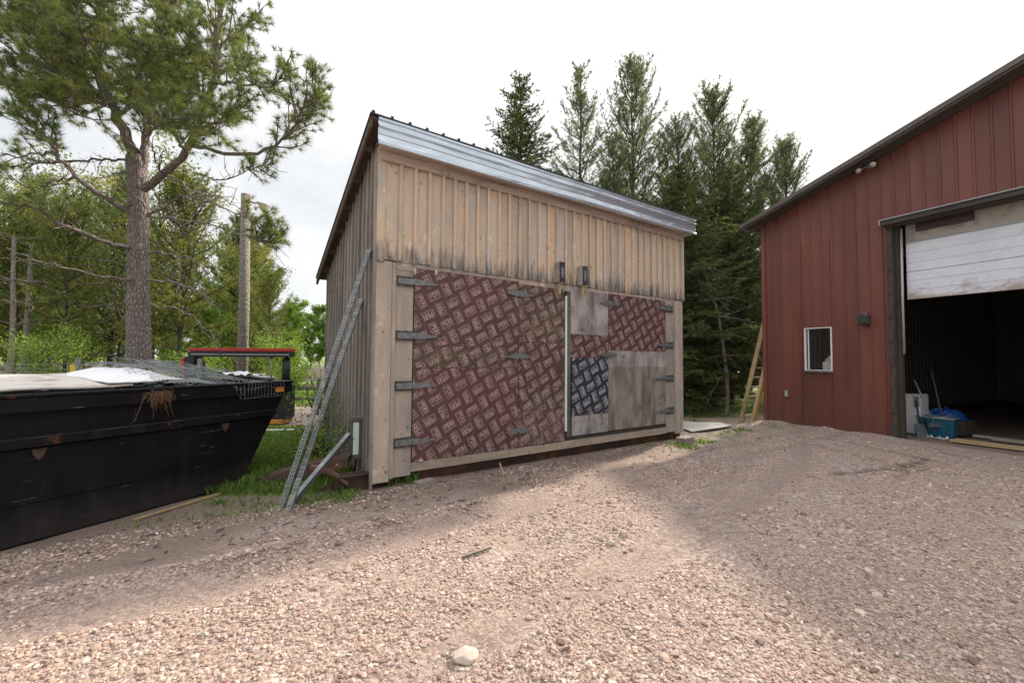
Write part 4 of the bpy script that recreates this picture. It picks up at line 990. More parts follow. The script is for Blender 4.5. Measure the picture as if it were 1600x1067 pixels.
# items inside the door
ws = empty('washing_machine', (*bw(2.50, 1.3)[:2], 0), BA+.1, 'white upright appliance standing just inside the barn door', 'appliance')
mb = MB(); mb.box((-.2, -.25, .02), (.22, .3, .83)); mb.build('cabinet', MAT['plastic_white'], ws, .012)
mb = MB(); mb.box((-.2, -.26, .835), (.22, .3, .87)); mb.build('lid', MAT['white_paint'], ws, .01); mb = MB(); mb.box((.13, -.275, .62), (.21, -.255, .83)); mb.build('control_panel', MAT['grey_metal'], ws)
def tote(x, y, rz, label, dark):
    t_ = empty('plastic_tote', (x, y, .02), rz, label, 'storage tote'); mb = MB()
    b, tt, h = (.18, .15), (.215, .185), .42
    V = []
    for (sx_, sy_, z_) in ((*b, 0), (*tt, h), (tt[0]-.015, tt[1]-.015, h), (b[0]-.01, b[1]-.01, .02)): V += [(-sx_,-sy_,z_),(sx_,-sy_,z_),(sx_,sy_,z_),(-sx_,sy_,z_)]
    F = [(3,2,1,0)]
    for L_ in (0, 4, 8): F += [(L_+i, L_+(i+1) % 4, L_+4+(i+1) % 4, L_+4+i) for i in range(4)]
    F += [(12,13,14,15)]; mb.add(V, F)
    for sx_ in (-.13, 0, .13): mb.beam((sx_, -.165, .03), (sx_, -.19, .36), .03, .012)
    mb.build('tub', MAT['teal'], t_)
    mb = MB(); mb.box((-.23, -.2, h-.03), (.23, -.187, h)); mb.box((-.23, .187, h-.03), (.23, .2, h)); mb.box((-.23, -.186, h-.03), (-.217, .186, h)); mb.box((.217, -.186, h-.03), (.23, .186, h)); mb.build('rim', MAT['grey_metal'], t_)
    return t_
p_ = bw(3.08, 1.12); tote(p_[0], p_[1], BA+.1, 'teal storage tote full of rubbish at the left of the open barn door', 0)
p_ = bw(2.84, 1.25); t2 = tote(p_[0], p_[1], BA+.5, 'teal tote wedged between the white appliance and the full tote', 1)
p_ = bw(3.08, 1.12, .42); o = blob('crumpled_bag', p_[0], p_[1], .40, .09, MAT['plastic_white'], None, 9, .5); tag(o, 'crumpled white bag on top of the teal tote', 'bag')
def tarp():
    V = []; n = 26
    for i in range(n):
        for j in range(16):
            a = i/(n-1)*2-1; b = j/15*2-1; r2 = min(1, a*a+b*b); h = .26*(1-r2)**.5+.05*fbm(a*3, b*3, 1.5, 3)+.05*fbm(a*8, b*8, 1, 2)*(1-r2)
            V.append((a*.36, b*.28, max(.0, h*.9)))
    F = [(i*16+j, (i+1)*16+j, (i+1)*16+j+1, i*16+j+1) for i in range(n-1) for j in range(15)]
    mb = MB(); mb.add(V, F, smooth=False); o = mb.build('blue_tarp', MAT['blue_tarp']); o.location = bw(2.85, 1.9, .33); o.rotation_euler = (0, 0, BA)
    tag(o, 'crumpled bright blue tarp heaped behind the teal tote', 'tarp')
    mb = MB(); mb.box((-.4, -.28, 0), (.4, .28, .31)); cr_ = mb.build('wooden_crate', MAT['darkwood'], None, .01); cr_.location = bw(2.85, 1.9, .02); cr_.rotation_euler = (0, 0, BA); tag(cr_, 'dark crate hidden in shadow under the blue tarp', 'crate')
tarp()
def tool(name, p, q_, label, mat, head):
    r_ = empty(name, p, 0, label, 'tool'); d = Vector(q_)-Vector(p); mb = MB(); mb.tube([(0,0,0), tuple(d)], .014, 8); mb.build('handle', MAT[mat], r_)
    mb = MB()
    if head == 'scoop': mb.add([(-.13,-.05,-.02),(.13,-.05,-.02),(.10,.04,.26),(-.10,.04,.26),(-.13,-.0,-.02),(.13,0,-.02),(.10,.06,.26),(-.10,.06,.26)], [(0,1,2,3),(7,6,5,4),(0,4,5,1),(1,5,6,2),(3,2,6,7),(0,3,7,4)])
    else: mb.box((-.14, -.03, -.02), (.14, .03, .06)); 
    mb.build('tool_head', MAT['hinge'], r_, .003); return r_
tool('shovel', bw(2.86, .78, .02), bw(2.70, 1.0, .75), 'black handled shovel leaning in the corner of the barn door', 'rubber', 'scoop')
tool('broom', bw(3.05, .88, .26), bw(2.72, .9, 1.2), 'broom with grey handle resting across the teal totes', 'grey_metal', 'bar')
tool('rake', bw(3.0, 1.4, .3), bw(2.72, 1.7, 1.42), 'long handled rake standing behind the teal totes', 'oldwood', 'bar')
# litter of bark and twigs on the bare dirt
mb = MB(); r_ = random.Random(18)
for k in range(420):
    al_ = r_.uniform(-2.6, 6.2); dd_ = abs(r_.gauss(.35, .4))+.02; x = SX+al_*math.cos(SA)+dd_*math.sin(SA); y = SY+al_*math.sin(SA)-dd_*math.cos(SA)
    if dump_loc(x, y)[1] > -.05: continue
    a = r_.uniform(0, 6.3); l_ = r_.uniform(.02, .10); z = gz(x, y)+.006
    mb.beam((x, y, z), (x+l_*math.cos(a), y+l_*math.sin(a), z+r_.uniform(0, .012)), r_.uniform(.004, .018), .005)
tag(mb.build('bark_litter', MAT['oldwood']), 'bark chips and twigs littering the bare dirt before the shed', 'litter', kind='stuff')
# rubbish at the door
mb = MB(); r_ = random.Random(8)
for k in range(26):
    a = r_.uniform(0, 6); x, y, _ = bw(3.05+r_.uniform(-.3, .4), .80+r_.uniform(-.12, .1)); l_ = r_.uniform(.02, .06)
    mb.beam((x, y, gz(x, y)+.02), (x+l_*math.cos(a), y+l_*math.sin(a), gz(x, y)+.02+r_.uniform(0, .05)), r_.uniform(.02, .05), .01)
tag(mb.build('paper_litter', MAT['plastic_white']), 'scraps of pale litter on the ground before the teal totes', 'litter', kind='stuff')
GL = 'loose planks at the barn door'
for k, (s0, y0, s1, y1, z, w, lab) in enumerate(((3.38, .56, 6.9, .62, .05, .14, 'pale yellow plank nearest the driveway at the barn door'), (3.40, .72, 7.0, .78, .05, .12, 'pale plank lying just behind the nearest plank at the barn door'),
      (3.75, 1.3, 6.8, 1.1, .09, .16, 'dull brown plank further inside the barn behind the pale ones'), (3.35, 1.75, 6.9, 1.5, .05, .1, 'narrow grey ended plank deepest inside the barn doorway'), (4.5, 1.7, 7, 1.4, .17, .14, 'short brown plank on top of the pile inside the barn'))):
    mb = MB(); mb.beam(bw(s0, y0, z), bw(s1, y1, z), w, .045); tag(mb.build('plank', MAT['lumber'] if k < 2 else MAT['board'], None, .003), lab, 'plank', GL)
# dim clutter inside
def bench(s, y, w, d, h, label, cat, name):
    r_ = empty(name, bw(s, y, 0), BA, label, cat); mb = MB(); mb.box((-w/2, -d/2, h-.06), (w/2, d/2, h), 0); mb.build('bench_top', MAT['oldwood'], r_, .005)
    for a in (-1, 1):
        for b in (-1, 1):
            mb = MB(); x_, y_ = a*(w/2-.06), b*(d/2-.06); mb.box((x_-.04, y_-.04, 0), (x_+.04, y_+.04, h-.062)); mb.build('leg', MAT['oldwood'], r_)
    return r_
bench(5.3, 5.5, 2.2, .8, .9, 'dim workbench deep in the dark barn interior', 'workbench', 'workbench'); bench(8.2, 9.0, 3.0, .9, 1.0, 'long low table at the far back of the dark barn', 'table', 'work_table')
for k, (s, y, w, h, lab) in enumerate(((4.8, 5.4, .5, .3, 'grey tool box standing on the dim workbench'), (5.7, 5.5, .7, .15, 'flat grey tray on the dim workbench'))):
    r_ = empty('tool_box', bw(s, y, .9), BA, lab, 'tool box'); mb = MB(); mb.box((-w/2, -.2, 0), (w/2, .2, h)); mb.build('box_body', MAT['grey_metal'], r_, .01); mb = MB(); mb.tube([(-w/4, 0, h), (-w/4, 0, h+.06), (w/4, 0, h+.06), (w/4, 0, h)], .01, 6); mb.build('handle', MAT['aluminium'], r_)
rk = empty('storage_rack', bw(8.5, 12.5, 0), BA, 'tall rack of dark stored goods along the back of the barn', 'rack')
for z_ in (.3, 1.2, 2.1): mb = MB(); mb.box((-4, -.4, z_), (4, .4, z_+.06), 0); mb.build('shelf', MAT['oldwood'], rk)
for x_ in (-4, -1.3, 1.3, 4): mb = MB(); mb.box((x_-.05, -.45, 0), (x_+.05, .45, 2.9)); mb.build('upright', MAT['darkwood'], rk)

for k, (s, y, rz, h, lab) in enumerate(((5.4, 3.6, .3, .75, 'dim sawhorse standing in the barn behind the loose planks'), (6.6, 4.4, -.4, .75, 'second dim sawhorse deeper inside the open barn'))):
    r_ = empty('sawhorse', bw(s, y, .01), BA+rz, lab, 'sawhorse'); mb = MB(); mb.box((-.5, -.05, h-.09), (.5, .05, h), 0); mb.build('top_beam', MAT['board'], r_, .004)
    for a in (-.42, .42):
        for b in (-1, 1): mb = MB(); mb.beam((a, b*.04, h-.09), (a*1.1, b*.3, 0), .07, .035); mb.build('leg', MAT['board'], r_)
for k, (s, y, z, w, lab) in enumerate(((5.6, 5.0, 1.0, 2.6, 'pale board lying across the dim workbench'), (7.3, 4.2, .77, 2.2, 'board lying across the sawhorses in the dark barn'))):
    mb = MB(); mb.beam(bw(s-w/2, y-.2, z), bw(s+w/2, y+.15, z), .2, .03); tag(mb.build('board', MAT['lumber'], None, .003), lab, 'board')
for k, (s, y, lab) in enumerate(((4.1, 4.6, 'dark blue steel drum in the shadows of the barn'), (8.0, 5.8, 'rusty drum far inside the open barn'))):
    r_ = empty('steel_drum', bw(s, y, .01), 0, lab, 'drum'); mb = MB(); mb.tube([(0,0,0),(0,0,.28),(0,0,.29),(0,0,.30),(0,0,.58),(0,0,.59),(0,0,.60),(0,0,.88)], [.285,.285,.297,.285,.285,.297,.285,.285], 24); mb.build('drum_body', MAT['teal'] if k == 0 else MAT['steel_rust_light'], r_)
    mb = MB(); mb.tube([(0,0,.862),(0,0,.9)], [.295,.295], 24, cap=False); mb.build('rim', MAT['grey_metal'], r_)
# ladder leaning at the barn corner
LB0 = bw(-.95, .25); ld = empty('ladder', (LB0[0], LB0[1], gz(LB0[0], LB0[1])), 0, 'tall ladder with one pale and one orange rail leaning by the barn corner', 'ladder')
lt = Vector(bw(-.03, .32)) - Vector(bw(-.95, .25)) + Vector((0, 0, 3.6)); pr_ = (Vector(bw(0, .58))-Vector(bw(0, 0)))
mb = MB(); mb.beam((0,0,.0), lt, .04, .12, up=pr_.cross(lt)); mb.build('rail', MAT['lumber'], ld, .004)
mb = MB(); mb.beam(pr_*1.0, pr_+lt, .04, .12, up=pr_.cross(lt)); mb.build('rail', MAT['orange'], ld, .004)
for k in range(1, 13):
    t_ = k/13.2; mb = MB(); mb.beam(lt*t_+pr_*.04, lt*t_+pr_*.96, .035, .045); mb.build('rung', MAT['aluminium'], ld)
mb = MB(); mb.box((-.05, -.05, -.03), (.05, .05, .05)); mb.build('foot', MAT['rubber'], ld)
mb = MB(); pb = bw(-.5, .12); mb.beam((pb[0], pb[1], -.12), bw(-.04, .16, 1.75), .09, .035, up=(.9,.44,0)); tag(mb.build('plank', MAT['lumber'], None, .003), 'pale plank leaning on the barn corner just right of the ladder', 'plank')

# ------------------------------------------------------------------ TREES
def tubes_np(paths, n=5):
    """paths: list of (pts(k,3), radii(k)) -> V,F,gc"""
    V = []; F = []; G = []; b = 0
    for P, Rr in paths:
        P = np.asarray(P, float); k = len(P); T = np.gradient(P, axis=0); T /= np.linalg.norm(T, axis=1)[:, None]+1e-9
        ref = np.array([0.3, .2, 1.]) if abs((P[-1]-P[0])[2]) < .8*np.linalg.norm(P[-1]-P[0]) else np.array([1., .1, 0])
        Xa = np.cross(T, ref); Xa /= np.linalg.norm(Xa, axis=1)[:, None]+1e-9; Ya = np.cross(T, Xa)
        a = np.linspace(0, 2*np.pi, n, endpoint=False); Rr = np.asarray(Rr)
        ring = P[:, None, :] + (Xa[:, None, :]*np.cos(a)[None, :, None] + Ya[:, None, :]*np.sin(a)[None, :, None])*Rr[:, None, None]
        V.append(ring.reshape(-1, 3)); ln = np.concatenate([[0], np.cumsum(np.linalg.norm(np.diff(P, axis=0), axis=1))])
        G.append(np.stack([np.cos(a)[None, :]*Rr[:, None]+b*.01, np.sin(a)[None, :]*Rr[:, None], np.repeat(ln[:, None], n, 1)], -1).reshape(-1, 3))
        i = np.arange(k-1)[:, None]; j = np.arange(n)[None, :]
        F.append(np.stack([i*n+j, i*n+(j+1) % n, (i+1)*n+(j+1) % n, (i+1)*n+j], -1).reshape(-1, 4)+b); b += k*n
    return np.concatenate(V), np.concatenate(F), np.concatenate(G)
def needles_np(P, D, Sz, nn, ln, wd, spread, rg, back=.5, rv=None):
    """tufts at P along D -> thin triangles"""
    n = len(P); P = np.repeat(P, nn, 0); Dd = np.repeat(D, nn, 0); S = np.repeat(Sz, nn)
    v = rg.normal(size=(n*nn, 3)); v /= np.linalg.norm(v, axis=1)[:, None]
    d = Dd*rg.uniform(.3, 1.1, (n*nn, 1)) + v*spread; d /= np.linalg.norm(d, axis=1)[:, None]
    base = P - Dd*(rg.uniform(0, back, n*nn)*S*ln)[:, None]
    tip = base + d*(ln*S*rg.uniform(.7, 1.1, n*nn))[:, None]
    side = np.cross(d, rg.normal(size=(n*nn, 3))); side /= np.linalg.norm(side, axis=1)[:, None]
    side *= (wd*S)[:, None]/2
    V = np.stack([base-side, base+side, tip], 1).reshape(-1, 3); F = np.arange(len(V)).reshape(-1, 3)
    r = np.repeat(rg.uniform(0, 1, n) if rv is None else rv, nn); r = np.repeat(np.clip(r+rg.normal(0, .08, n*nn), 0, 1), 3)
    return V, F, r
def perp(d, rg):
    v = np.cross(d, rg.normal(size=3)); return v/np.linalg.norm(v)
def bend(p, d, L_, k, up, rg, wob=.12):
    pts = [p]; d = d/np.linalg.norm(d)
    for i in range(k):
        d = d + np.array([0, 0, up]) + rg.normal(0, wob, 3); d /= np.linalg.norm(d); pts.append(pts[-1]+d*L_/k)
    return np.array(pts)
def twigs(limb, rg, paths, TP, TD, TS, start=.3, spacing=.22, slen=.7, tspace=.13, taper=True, up=.08, tip=True, rad=.008, flat=.35, size=1.0, dens=1.0):
    """side shoots with tufts along a limb"""
    seg = np.linalg.norm(np.diff(limb, axis=0), axis=1); cum = np.concatenate([[0], np.cumsum(seg)]); L_ = cum[-1]
    s = start*L_; sd = 1
    while s < L_:
        i = min(len(seg)-1, np.searchsorted(cum, s)-1); i = max(0, i); t_ = (s-cum[i])/seg[i]
        p = limb[i]*(1-t_)+limb[i+1]*t_; d = (limb[i+1]-limb[i])/seg[i]
        side = np.cross(d, [0, 0, 1]); side /= np.linalg.norm(side)+1e-6; sd = -sd
        f = 1-(s/L_-start)/(1-start)*.65 if taper else 1
        dd = d*.75 + side*sd*rg.uniform(.5, 1) + np.array([0, 0, rg.uniform(-.5, .9)*flat])
        l = slen*f*rg.uniform(.5, 1.1)
        pt = bend(p, dd, l, 3, up, rg, .14)
        if rg.random() < dens:
            paths.append((pt, np.linspace(rad, rad*.4, 4)))
            m = max(1, int(l*.75/tspace))
            for q_ in np.linspace(.3, 1, m+1):
                k = min(2, int(q_*3)); tt = q_*3-k; pp = pt[k]*(1-tt)+pt[min(3, k+1)]*tt; dr = pt[min(3, k+1)]-pt[k]; dr = dr/(np.linalg.norm(dr)+1e-9)
                TP.append(pp+rg.normal(0, .02, 3)); TD.append(dr); TS.append(size*rg.uniform(.8, 1.15))
        s += spacing*rg.uniform(.6, 1.4)
    if tip: TP.append(limb[-1]); TD.append((limb[-1]-limb[-2])/np.linalg.norm(limb[-1]-limb[-2])); TS.append(size*1.1)
def tree_object(loc, paths, TP, TD, TS, mats, nn, ln, wd, spread, rg, nsides, label, cat, group=None, name='pine_tree', trunk=None, rv=None, back=.5):
    root = empty(name, loc, 0, label, cat, group)
    V, F, G = tubes_np(paths, nsides)
    if trunk is not None:
        V2, F2, G2 = trunk; F = np.concatenate([F, F2+len(V)]); V = np.concatenate([V, V2]); G = np.concatenate([G, G2])
    npmesh('trunk', V, F, mats[0], root, {'gc': G, 'rnd': np.full(len(V), .5)}, True)
    TP = np.array(TP); TD = np.array(TD); TS = np.array(TS)
    V, F, r = needles_np(TP, TD, TS, nn, ln, wd, spread, rg, back, rv)
    npmesh('crown', V, F, mats[1], root, {'rnd': r})
    return root
def conifer(seed, H, base, Rm, mats, label, cat='pine tree', group=None, loc=(0,0,0), kind='pine', wsp=.5, per=6, nn=13, ln=.13, wd=.012, name='pine_tree', slen=.75, trad=None, prof=None, rot=0, dens=1, lean=(0,0)):
    rg = np.random.default_rng(seed); paths = []; TP = []; TD = []; TS = []
    k = 14; zs = np.linspace(-.1, H, k); wob = np.cumsum(rg.normal(0, .03, (k, 2)), 0)*H/14
    tr = np.column_stack([wob[:, 0]+lean[0]*zs/H, wob[:, 1]+lean[1]*zs/H, zs]); tr[0, :2] = tr[1, :2]*0; trad = trad or H*.0085
    tpts = tr; trd = trad*(1-np.clip(zs/H, 0, 1))**.8+.012
    paths.append((tpts, trd))
    z = base
    while z < H-.15:
        f = (z-base)/(H-base); rr = Rm*(prof(f) if prof else (1-f)**.62*(.6+.4*min(1, f*5)))
        n = int(per*rg.uniform(.7, 1.2))+1
        for a in rg.uniform(0, 2*np.pi)+np.arange(n)*2*np.pi/n+rg.normal(0, .25, n):
            if rg.random() > dens: continue
            L_ = max(.3, rr*rg.uniform(.4, 1.25)); i = min(k-2, int((z+.1)/(H+.1)*(k-1))); p = np.array([np.interp(z, zs, tr[:, 0]), np.interp(z, zs, tr[:, 1]), z+rg.normal(0, .06)])
            if kind == 'pine': el = R(5+55*f+rg.normal(0, 8)); up = .14
            else: el = R(-12+50*f**1.5+rg.normal(0, 6)); up = .05 if f > .3 else .02
            d = np.array([math.cos(a)*math.cos(el), math.sin(a)*math.cos(el), math.sin(el)])
            lm = bend(p, d, L_, 5, up, rg, .08)
            paths.append((lm, np.linspace(max(.012, L_*.014), .006, 6)))
            if kind == 'pine': twigs(lm, rg, paths, TP, TD, TS, .2, .15*max(.7, wsp), min(slen, L_*.55), .12, rad=.006)
            else: twigs(lm, rg, paths, TP, TD, TS, .12, .14, min(slen, L_*.42), .085, rad=.005, up=-.06, flat=.25)
        z += wsp*rg.uniform(.7, 1.3)*(1-.35*f)
    o = tree_object(loc, paths, TP, TD, TS, mats, nn, ln, wd, .75 if kind == 'pine' else .55, rg, 4, label, cat, group, name, back=.6 if kind == 'pine' else 1.2)
    o.rotation_euler = (0, 0, rot); return o
PB = (MAT['bark_dark'], MAT['needle_back']); SB = (MAT['bark_dark'], MAT['needle_spruce']); PO = (MAT['bark_dark'], MAT['needle_olive'])

# foreground pine
def big_pine():
    rg = np.random.default_rng(21); paths = []; TP = []; TD = []; TS = []
    BXp, BYp = -7.13, 8.2; f = 669.08
    def D(x, y, d):   # measured picture direction at depth d -> tree-local metres
        a = x-800; b = y-533.5; cr_, sr_ = math.cos(.0069), math.sin(.0069); u = a*cr_+b*sr_; v = -a*sr_+b*cr_
        c, s = math.cos(.0403), math.sin(.0403); yy, zz = 1, -v/f; Y = yy*c-zz*s; Z = yy*s+zz*c; k = d/Y
        return np.array([u/f*k-BXp, d-BYp, Z*k+1.6])
    # trunk with rough surface
    tp = [np.array([0,0,-.1])]+[D(x, y, 8.2) for x, y in ((217,560),(216,480),(216,400),(217,330),(215,280),(212,245))]
    tp = np.array(tp); zz = np.linspace(0, 1, 60); cum = np.linspace(0, 1, len(tp))
    P = np.column_stack([np.interp(zz, cum, tp[:, i]) for i in range(3)]); Rr = np.interp(zz, [0, .1, .6, .95, 1], [.235, .195, .16, .165, .15])
    V, F, G = tubes_np([(P, Rr)], 40)
    nv = np.array([mnoise.fractal(Vector((v[0]*9, v[1]*9, v[2]*3.2)), 1, 2, 4) for v in V]); ctr = np.repeat(P, 40, 0); dr = V-ctr
    knot = np.ones(len(V))
    for zk in (.35, .52, .66, .79): knot += .13*np.exp(-((np.repeat(zz, 40)-zk)/.012)**2)
    V = ctr+dr*(1+.07*nv)[:, None]*knot[:, None]
    trunk = (V, F, G)
    def limb(pts, r0, r1, n=9):
        pts = [np.asarray(p) for p in pts]; pts = np.array(pts); c_ = np.linspace(0, 1, len(pts)); t_ = np.linspace(0, 1, n*2)
        P = np.column_stack([np.interp(t_, c_, pts[:, i]) for i in range(3)])
        for _ in range(2): P[1:-1] = (P[:-2]+2*P[1:-1]+P[2:])/4
        P[1:-1] += rg.normal(0, .018, P[1:-1].shape)
        paths.append((P, np.linspace(r0*.68, r1*.75, len(P)))); return P
    def leafy(P, dens=1.0, start=.2, n2=5, sub=1.0, size=1.0):
        """secondary limbs with shoots"""
        L_ = np.linalg.norm(np.diff(P, axis=0), axis=1).sum(); m = max(2, int(n2*1.15*L_))
        for k in range(m):
            t_ = start+(1-start)*(k+rg.random())/m; i = min(len(P)-2, int(t_*(len(P)-1))); d = P[i+1]-P[i]; d /= np.linalg.norm(d)
            dd = d*.8+perp(d, rg)*.9+np.array([0, 0, .25]); l = rg.uniform(.5, 1.1)*sub*(1.1-.45*t_)
            q_ = bend(P[i], dd, l, 5, .09, rg, .13); paths.append((q_, np.linspace(.014, .006, 6)))
            twigs(q_, rg, paths, TP, TD, TS, .3, .15, .42*sub, .12, rad=.005, flat=.6, size=size, dens=dens)
        twigs(P, rg, paths, TP, TD, TS, max(start, .45), .2, .5, .13, rad=.006, flat=.6, size=size, dens=dens)
    def dead(P, n2=4, start=.15, ln_=.5):
        L_ = np.linalg.norm(np.diff(P, axis=0), axis=1).sum()
        for k in range(int(n2*L_)):
            i = rg.integers(int(start*len(P)), len(P)-1); d = P[i+1]-P[i]; d /= np.linalg.norm(d)
            q_ = bend(P[i], d+perp(d, rg)*.9, rg.uniform(.3, 1)*ln_, 5, -.03, rg, .25); paths.append((q_, np.linspace(.007, .003, 6)))
            if rg.random() < .6:
                q2 = bend(q_[2], q_[3]-q_[2]+perp(d, rg)*.1, .3*ln_, 4, 0, rg, .3); paths.append((q2, np.linspace(.005, .002, 5)))
    # main stems above the fork
    A = limb([D(212,262,8.2), D(200,215,8.15), D(170,160,8.0), D(147,105,7.9), D(160,20,7.9), D(165,-80,8.0)], .15, .06); leafy(A, 1, .3, 7, 1.2)
    A = limb([D(222,262,8.2), D(228,215,8.3), D(235,160,8.4), D(245,60,8.6), D(250,-60,8.7)], .11, .05); leafy(A, 1, .25, 7, 1.2)
    A = limb([D(224,295,8.1), D(262,272,7.9), D(292,240,7.7), D(315,190,7.6), D(338,110,7.5), D(346,5,7.5), D(350,-60,7.5)], .12, .035); leafy(A, 1, .35, 7, 1.1)
    A = limb([D(300,228,7.7), D(335,238,7.5), D(380,242,7.3), D(425,236,7.1), D(455,205,7.0), D(478,165,6.9), D(500,142,6.9)], .055, .015); leafy(A, 1, .55, 6, .85)
    A = limb([D(330,130,7.5), D(380,130,7.2), D(420,140,7.0), D(455,110,6.9)], .035, .012); leafy(A, 1, .2, 6, .85)
    A = limb([D(345,70,7.5), D(375,50,7.3), D(395,25,7.2)], .03, .012); leafy(A, 1, .2, 7, .8)
    # more limbs through the upper crown, towards and away from the camera
    for (x0, y0, d0), (x1, y1, d1), s_ in (((150,110,7.9),(60,60,7.0),1.1), ((147,105,7.9),(60,20,9.0),1.1), ((160,40,7.9),(80,-30,7.2),1.1), ((235,160,8.4),(300,100,9.8),1), ((240,100,8.5),(180,60,9.8),1.1),
            ((245,60,8.6),(310,10,9.5),1), ((170,160,8.0),(90,130,8.6),1.1), ((170,160,8.0),(110,180,7.0),1), ((240,110,8.5),(250,70,7.0),1), ((235,170,8.4),(200,120,6.9),1),
            ((315,190,7.6),(360,180,6.6),.9), ((292,240,7.7),(260,180,6.7),1), ((228,215,8.3),(280,150,7.2),1), ((250,20,8.6),(290,-20,7.4),1), ((160,0,7.9),(90,-10,8.2),1.1), ((147,105,7.9),(20,90,7.6),1.1),
            ((338,110,7.5),(390,90,8.3),.9), ((170,160,8.0),(30,150,8.4),1.0), ((155,60,7.9),(10,30,8.4),1.1), ((147,105,7.9),(-20,130,7.9),1.0), ((160,30,7.9),(-10,-10,7.6),1.1), ((150,100,7.9),(60,110,6.8),1.0), ((160,20,7.9),(110,-20,6.8),1.0), ((240,100,8.5),(300,60,7.4),.9), ((150,90,7.9),(120,30,6.7),1.0)):
        A = limb([D(x0,y0,d0), D((x0+x1)/2, (y0+y1)/2+8, (d0+d1)/2), D(x1,y1,d1)], .045, .012, 6); leafy(A, 1, .25, 6.5, s_)
    # left limbs
    A = limb([D(207,335,8.1), D(150,300,7.6), D(110,270,7.4), D(85,235,7.3), D(60,200,7.3), D(20,175,7.2)], .075, .018); leafy(A, .8, .55, 5, .9); dead(A, 5)
    A = limb([D(200,250,8.1), D(140,250,7.8), D(60,256,7.6), D(-20,262,7.5)], .035, .014); dead(A, 8); leafy(A, .55, .6, 3, .7)
    A = limb([D(200,388,8.0), D(150,375,7.5), D(95,350,7.1), D(50,322,6.9), D(-20,310,6.7)], .075, .02); dead(A, 6); leafy(A, .6, .55, 3.5, .8)
    A = limb([D(203,438,8.0), D(140,428,7.4), D(90,415,7.0), D(45,402,6.8), D(10,388,6.8)], .04, .010); dead(A, 3)
    A = limb([D(90,235,7.3), D(40,245,7.2), D(-20,240,7.1)], .03, .012); dead(A, 7)
    A = limb([D(120,275,7.5), D(60,290,7.3), D(45,310,7.2)], .03, .012); dead(A, 6); leafy(A, .6, .4, 3, .7)
    A = limb([D(200,475,8.1), D(160,478,7.8), D(125,482,7.7)], .03, .008); dead(A, 4)
    # right limbs, mostly bare
    A = limb([D(230,335,8.1), D(255,325,7.9), D(280,306,7.8)], .04, .02); dead(A, 6)
    A = limb([D(230,338,8.1), D(280,341,7.8), D(330,350,7.5), D(400,375,7.2), D(440,378,7.1)], .03, .008); dead(A, 8); leafy(A, .8, .75, 4, .6, .8)
    A = limb([D(228,392,8.1), D(270,400,7.8), D(300,402,7.7), D(330,430,7.5)], .03, .006); dead(A, 6)
    A = limb([D(230,437,8.0), D(280,443,7.5), D(320,460,7.3), D(345,480,7.2)], .03, .006); dead(A, 5)
    A = limb([D(230,475,8.0), D(275,482,7.5), D(310,500,7.3), D(335,525,7.2), D(352,548,7.15)], .022, .005); dead(A, 2)
    A = limb([D(280,305,7.8), D(330,315,7.4), D(390,345,7.1), D(430,360,7.0)], .022, .008); dead(A, 7); leafy(A, .8, .7, 4, .5, .8)
    A = limb([D(300,270,7.8), D(350,285,7.4), D(400,262,7.1), D(430,255,7.0)], .02, .007); dead(A, 6); leafy(A, .8, .5, 4, .5, .8)
    A = limb([D(262,272,7.9), D(300,300,7.5), D(350,310,7.2), D(385,335,7.0)], .02, .007); dead(A, 9)
    A = limb([D(255,276,7.9), D(240,240,7.4), D(220,200,7.0)], .03, .01); dead(A, 9)
    for k in range(46):
        z_ = rg.uniform(2.2, 6.4); a_ = rg.uniform(0, 6.28); p0 = np.array([.15*math.cos(a_), .15*math.sin(a_), z_]); q_ = bend(p0, np.array([math.cos(a_), math.sin(a_), .1]), rg.uniform(.3, 1.1), 6, -.04, rg, .25); paths.append((q_, np.linspace(.012, .003, 7)))
    o = tree_object((BXp, BYp, 0), paths, TP, TD, TS, (MAT['bark'], MAT['needle_pine']), 46, .15, .0062, 1.25, rg, 6, 'large forked pine with long needle tufts rising behind the dumpster', 'pine tree', trunk=trunk, back=.35)
    print('big pine tufts', len(TP))
big_pine()

# trees behind the shed and barn
PK = dict(nn=10, ln=.16, wd=.019, prof=lambda f: (1-f)**.5*(.6+.4*min(1, f*5)))
SK = dict(kind='spruce', name='spruce_tree', nn=12, ln=.11, wd=.024)
conifer(31, 13.2, 1.0, 3.3, SB, 'pointed dark spruce, leftmost treetop above the shed roof', 'spruce tree', loc=(.15, 17.0, 0), wsp=.36, per=8, slen=.8, **SK)
conifer(32, 14.9, 4.0, 3.0, PB, 'thin open pine with bare trunk showing, second treetop above the shed', loc=(3.0, 18.8, 0), wsp=.62, per=5, dens=.8, trad=.12, **PK)
conifer(33, 14.6, 2.0, 3.9, PB, 'tallest pine of the row behind the shed, upswept branches', loc=(5.15, 18.2, 0), wsp=.62, per=5, trad=.12, **PK)
conifer(34, 13.2, 1.0, 4.2, PB, 'broad pine with dense crown between the shed and barn roofs', loc=(8.5, 18.2, 0), wsp=.6, per=6, **PK)
conifer(35, 12.6, 1.0, 3.6, PB, 'slim pine just left of the barn, leaning right behind the broad one', loc=(10.3, 19.2, 0), wsp=.6, per=6, lean=(.6, 0), **PK)
conifer(36, 11.9, 1.0, 3.8, PB, 'pine peeking over the eave of the red barn', loc=(12.6, 20.2, 0), wsp=.6, per=6, lean=(.5, 0), **PK)
conifer(37, 8.6, .3, 3.2, SB, 'dark spruce with drooping boughs in the gap beside the shed end', 'spruce tree', loc=(6.0, 15.0, 0), wsp=.34, per=8, slen=.8, **SK)
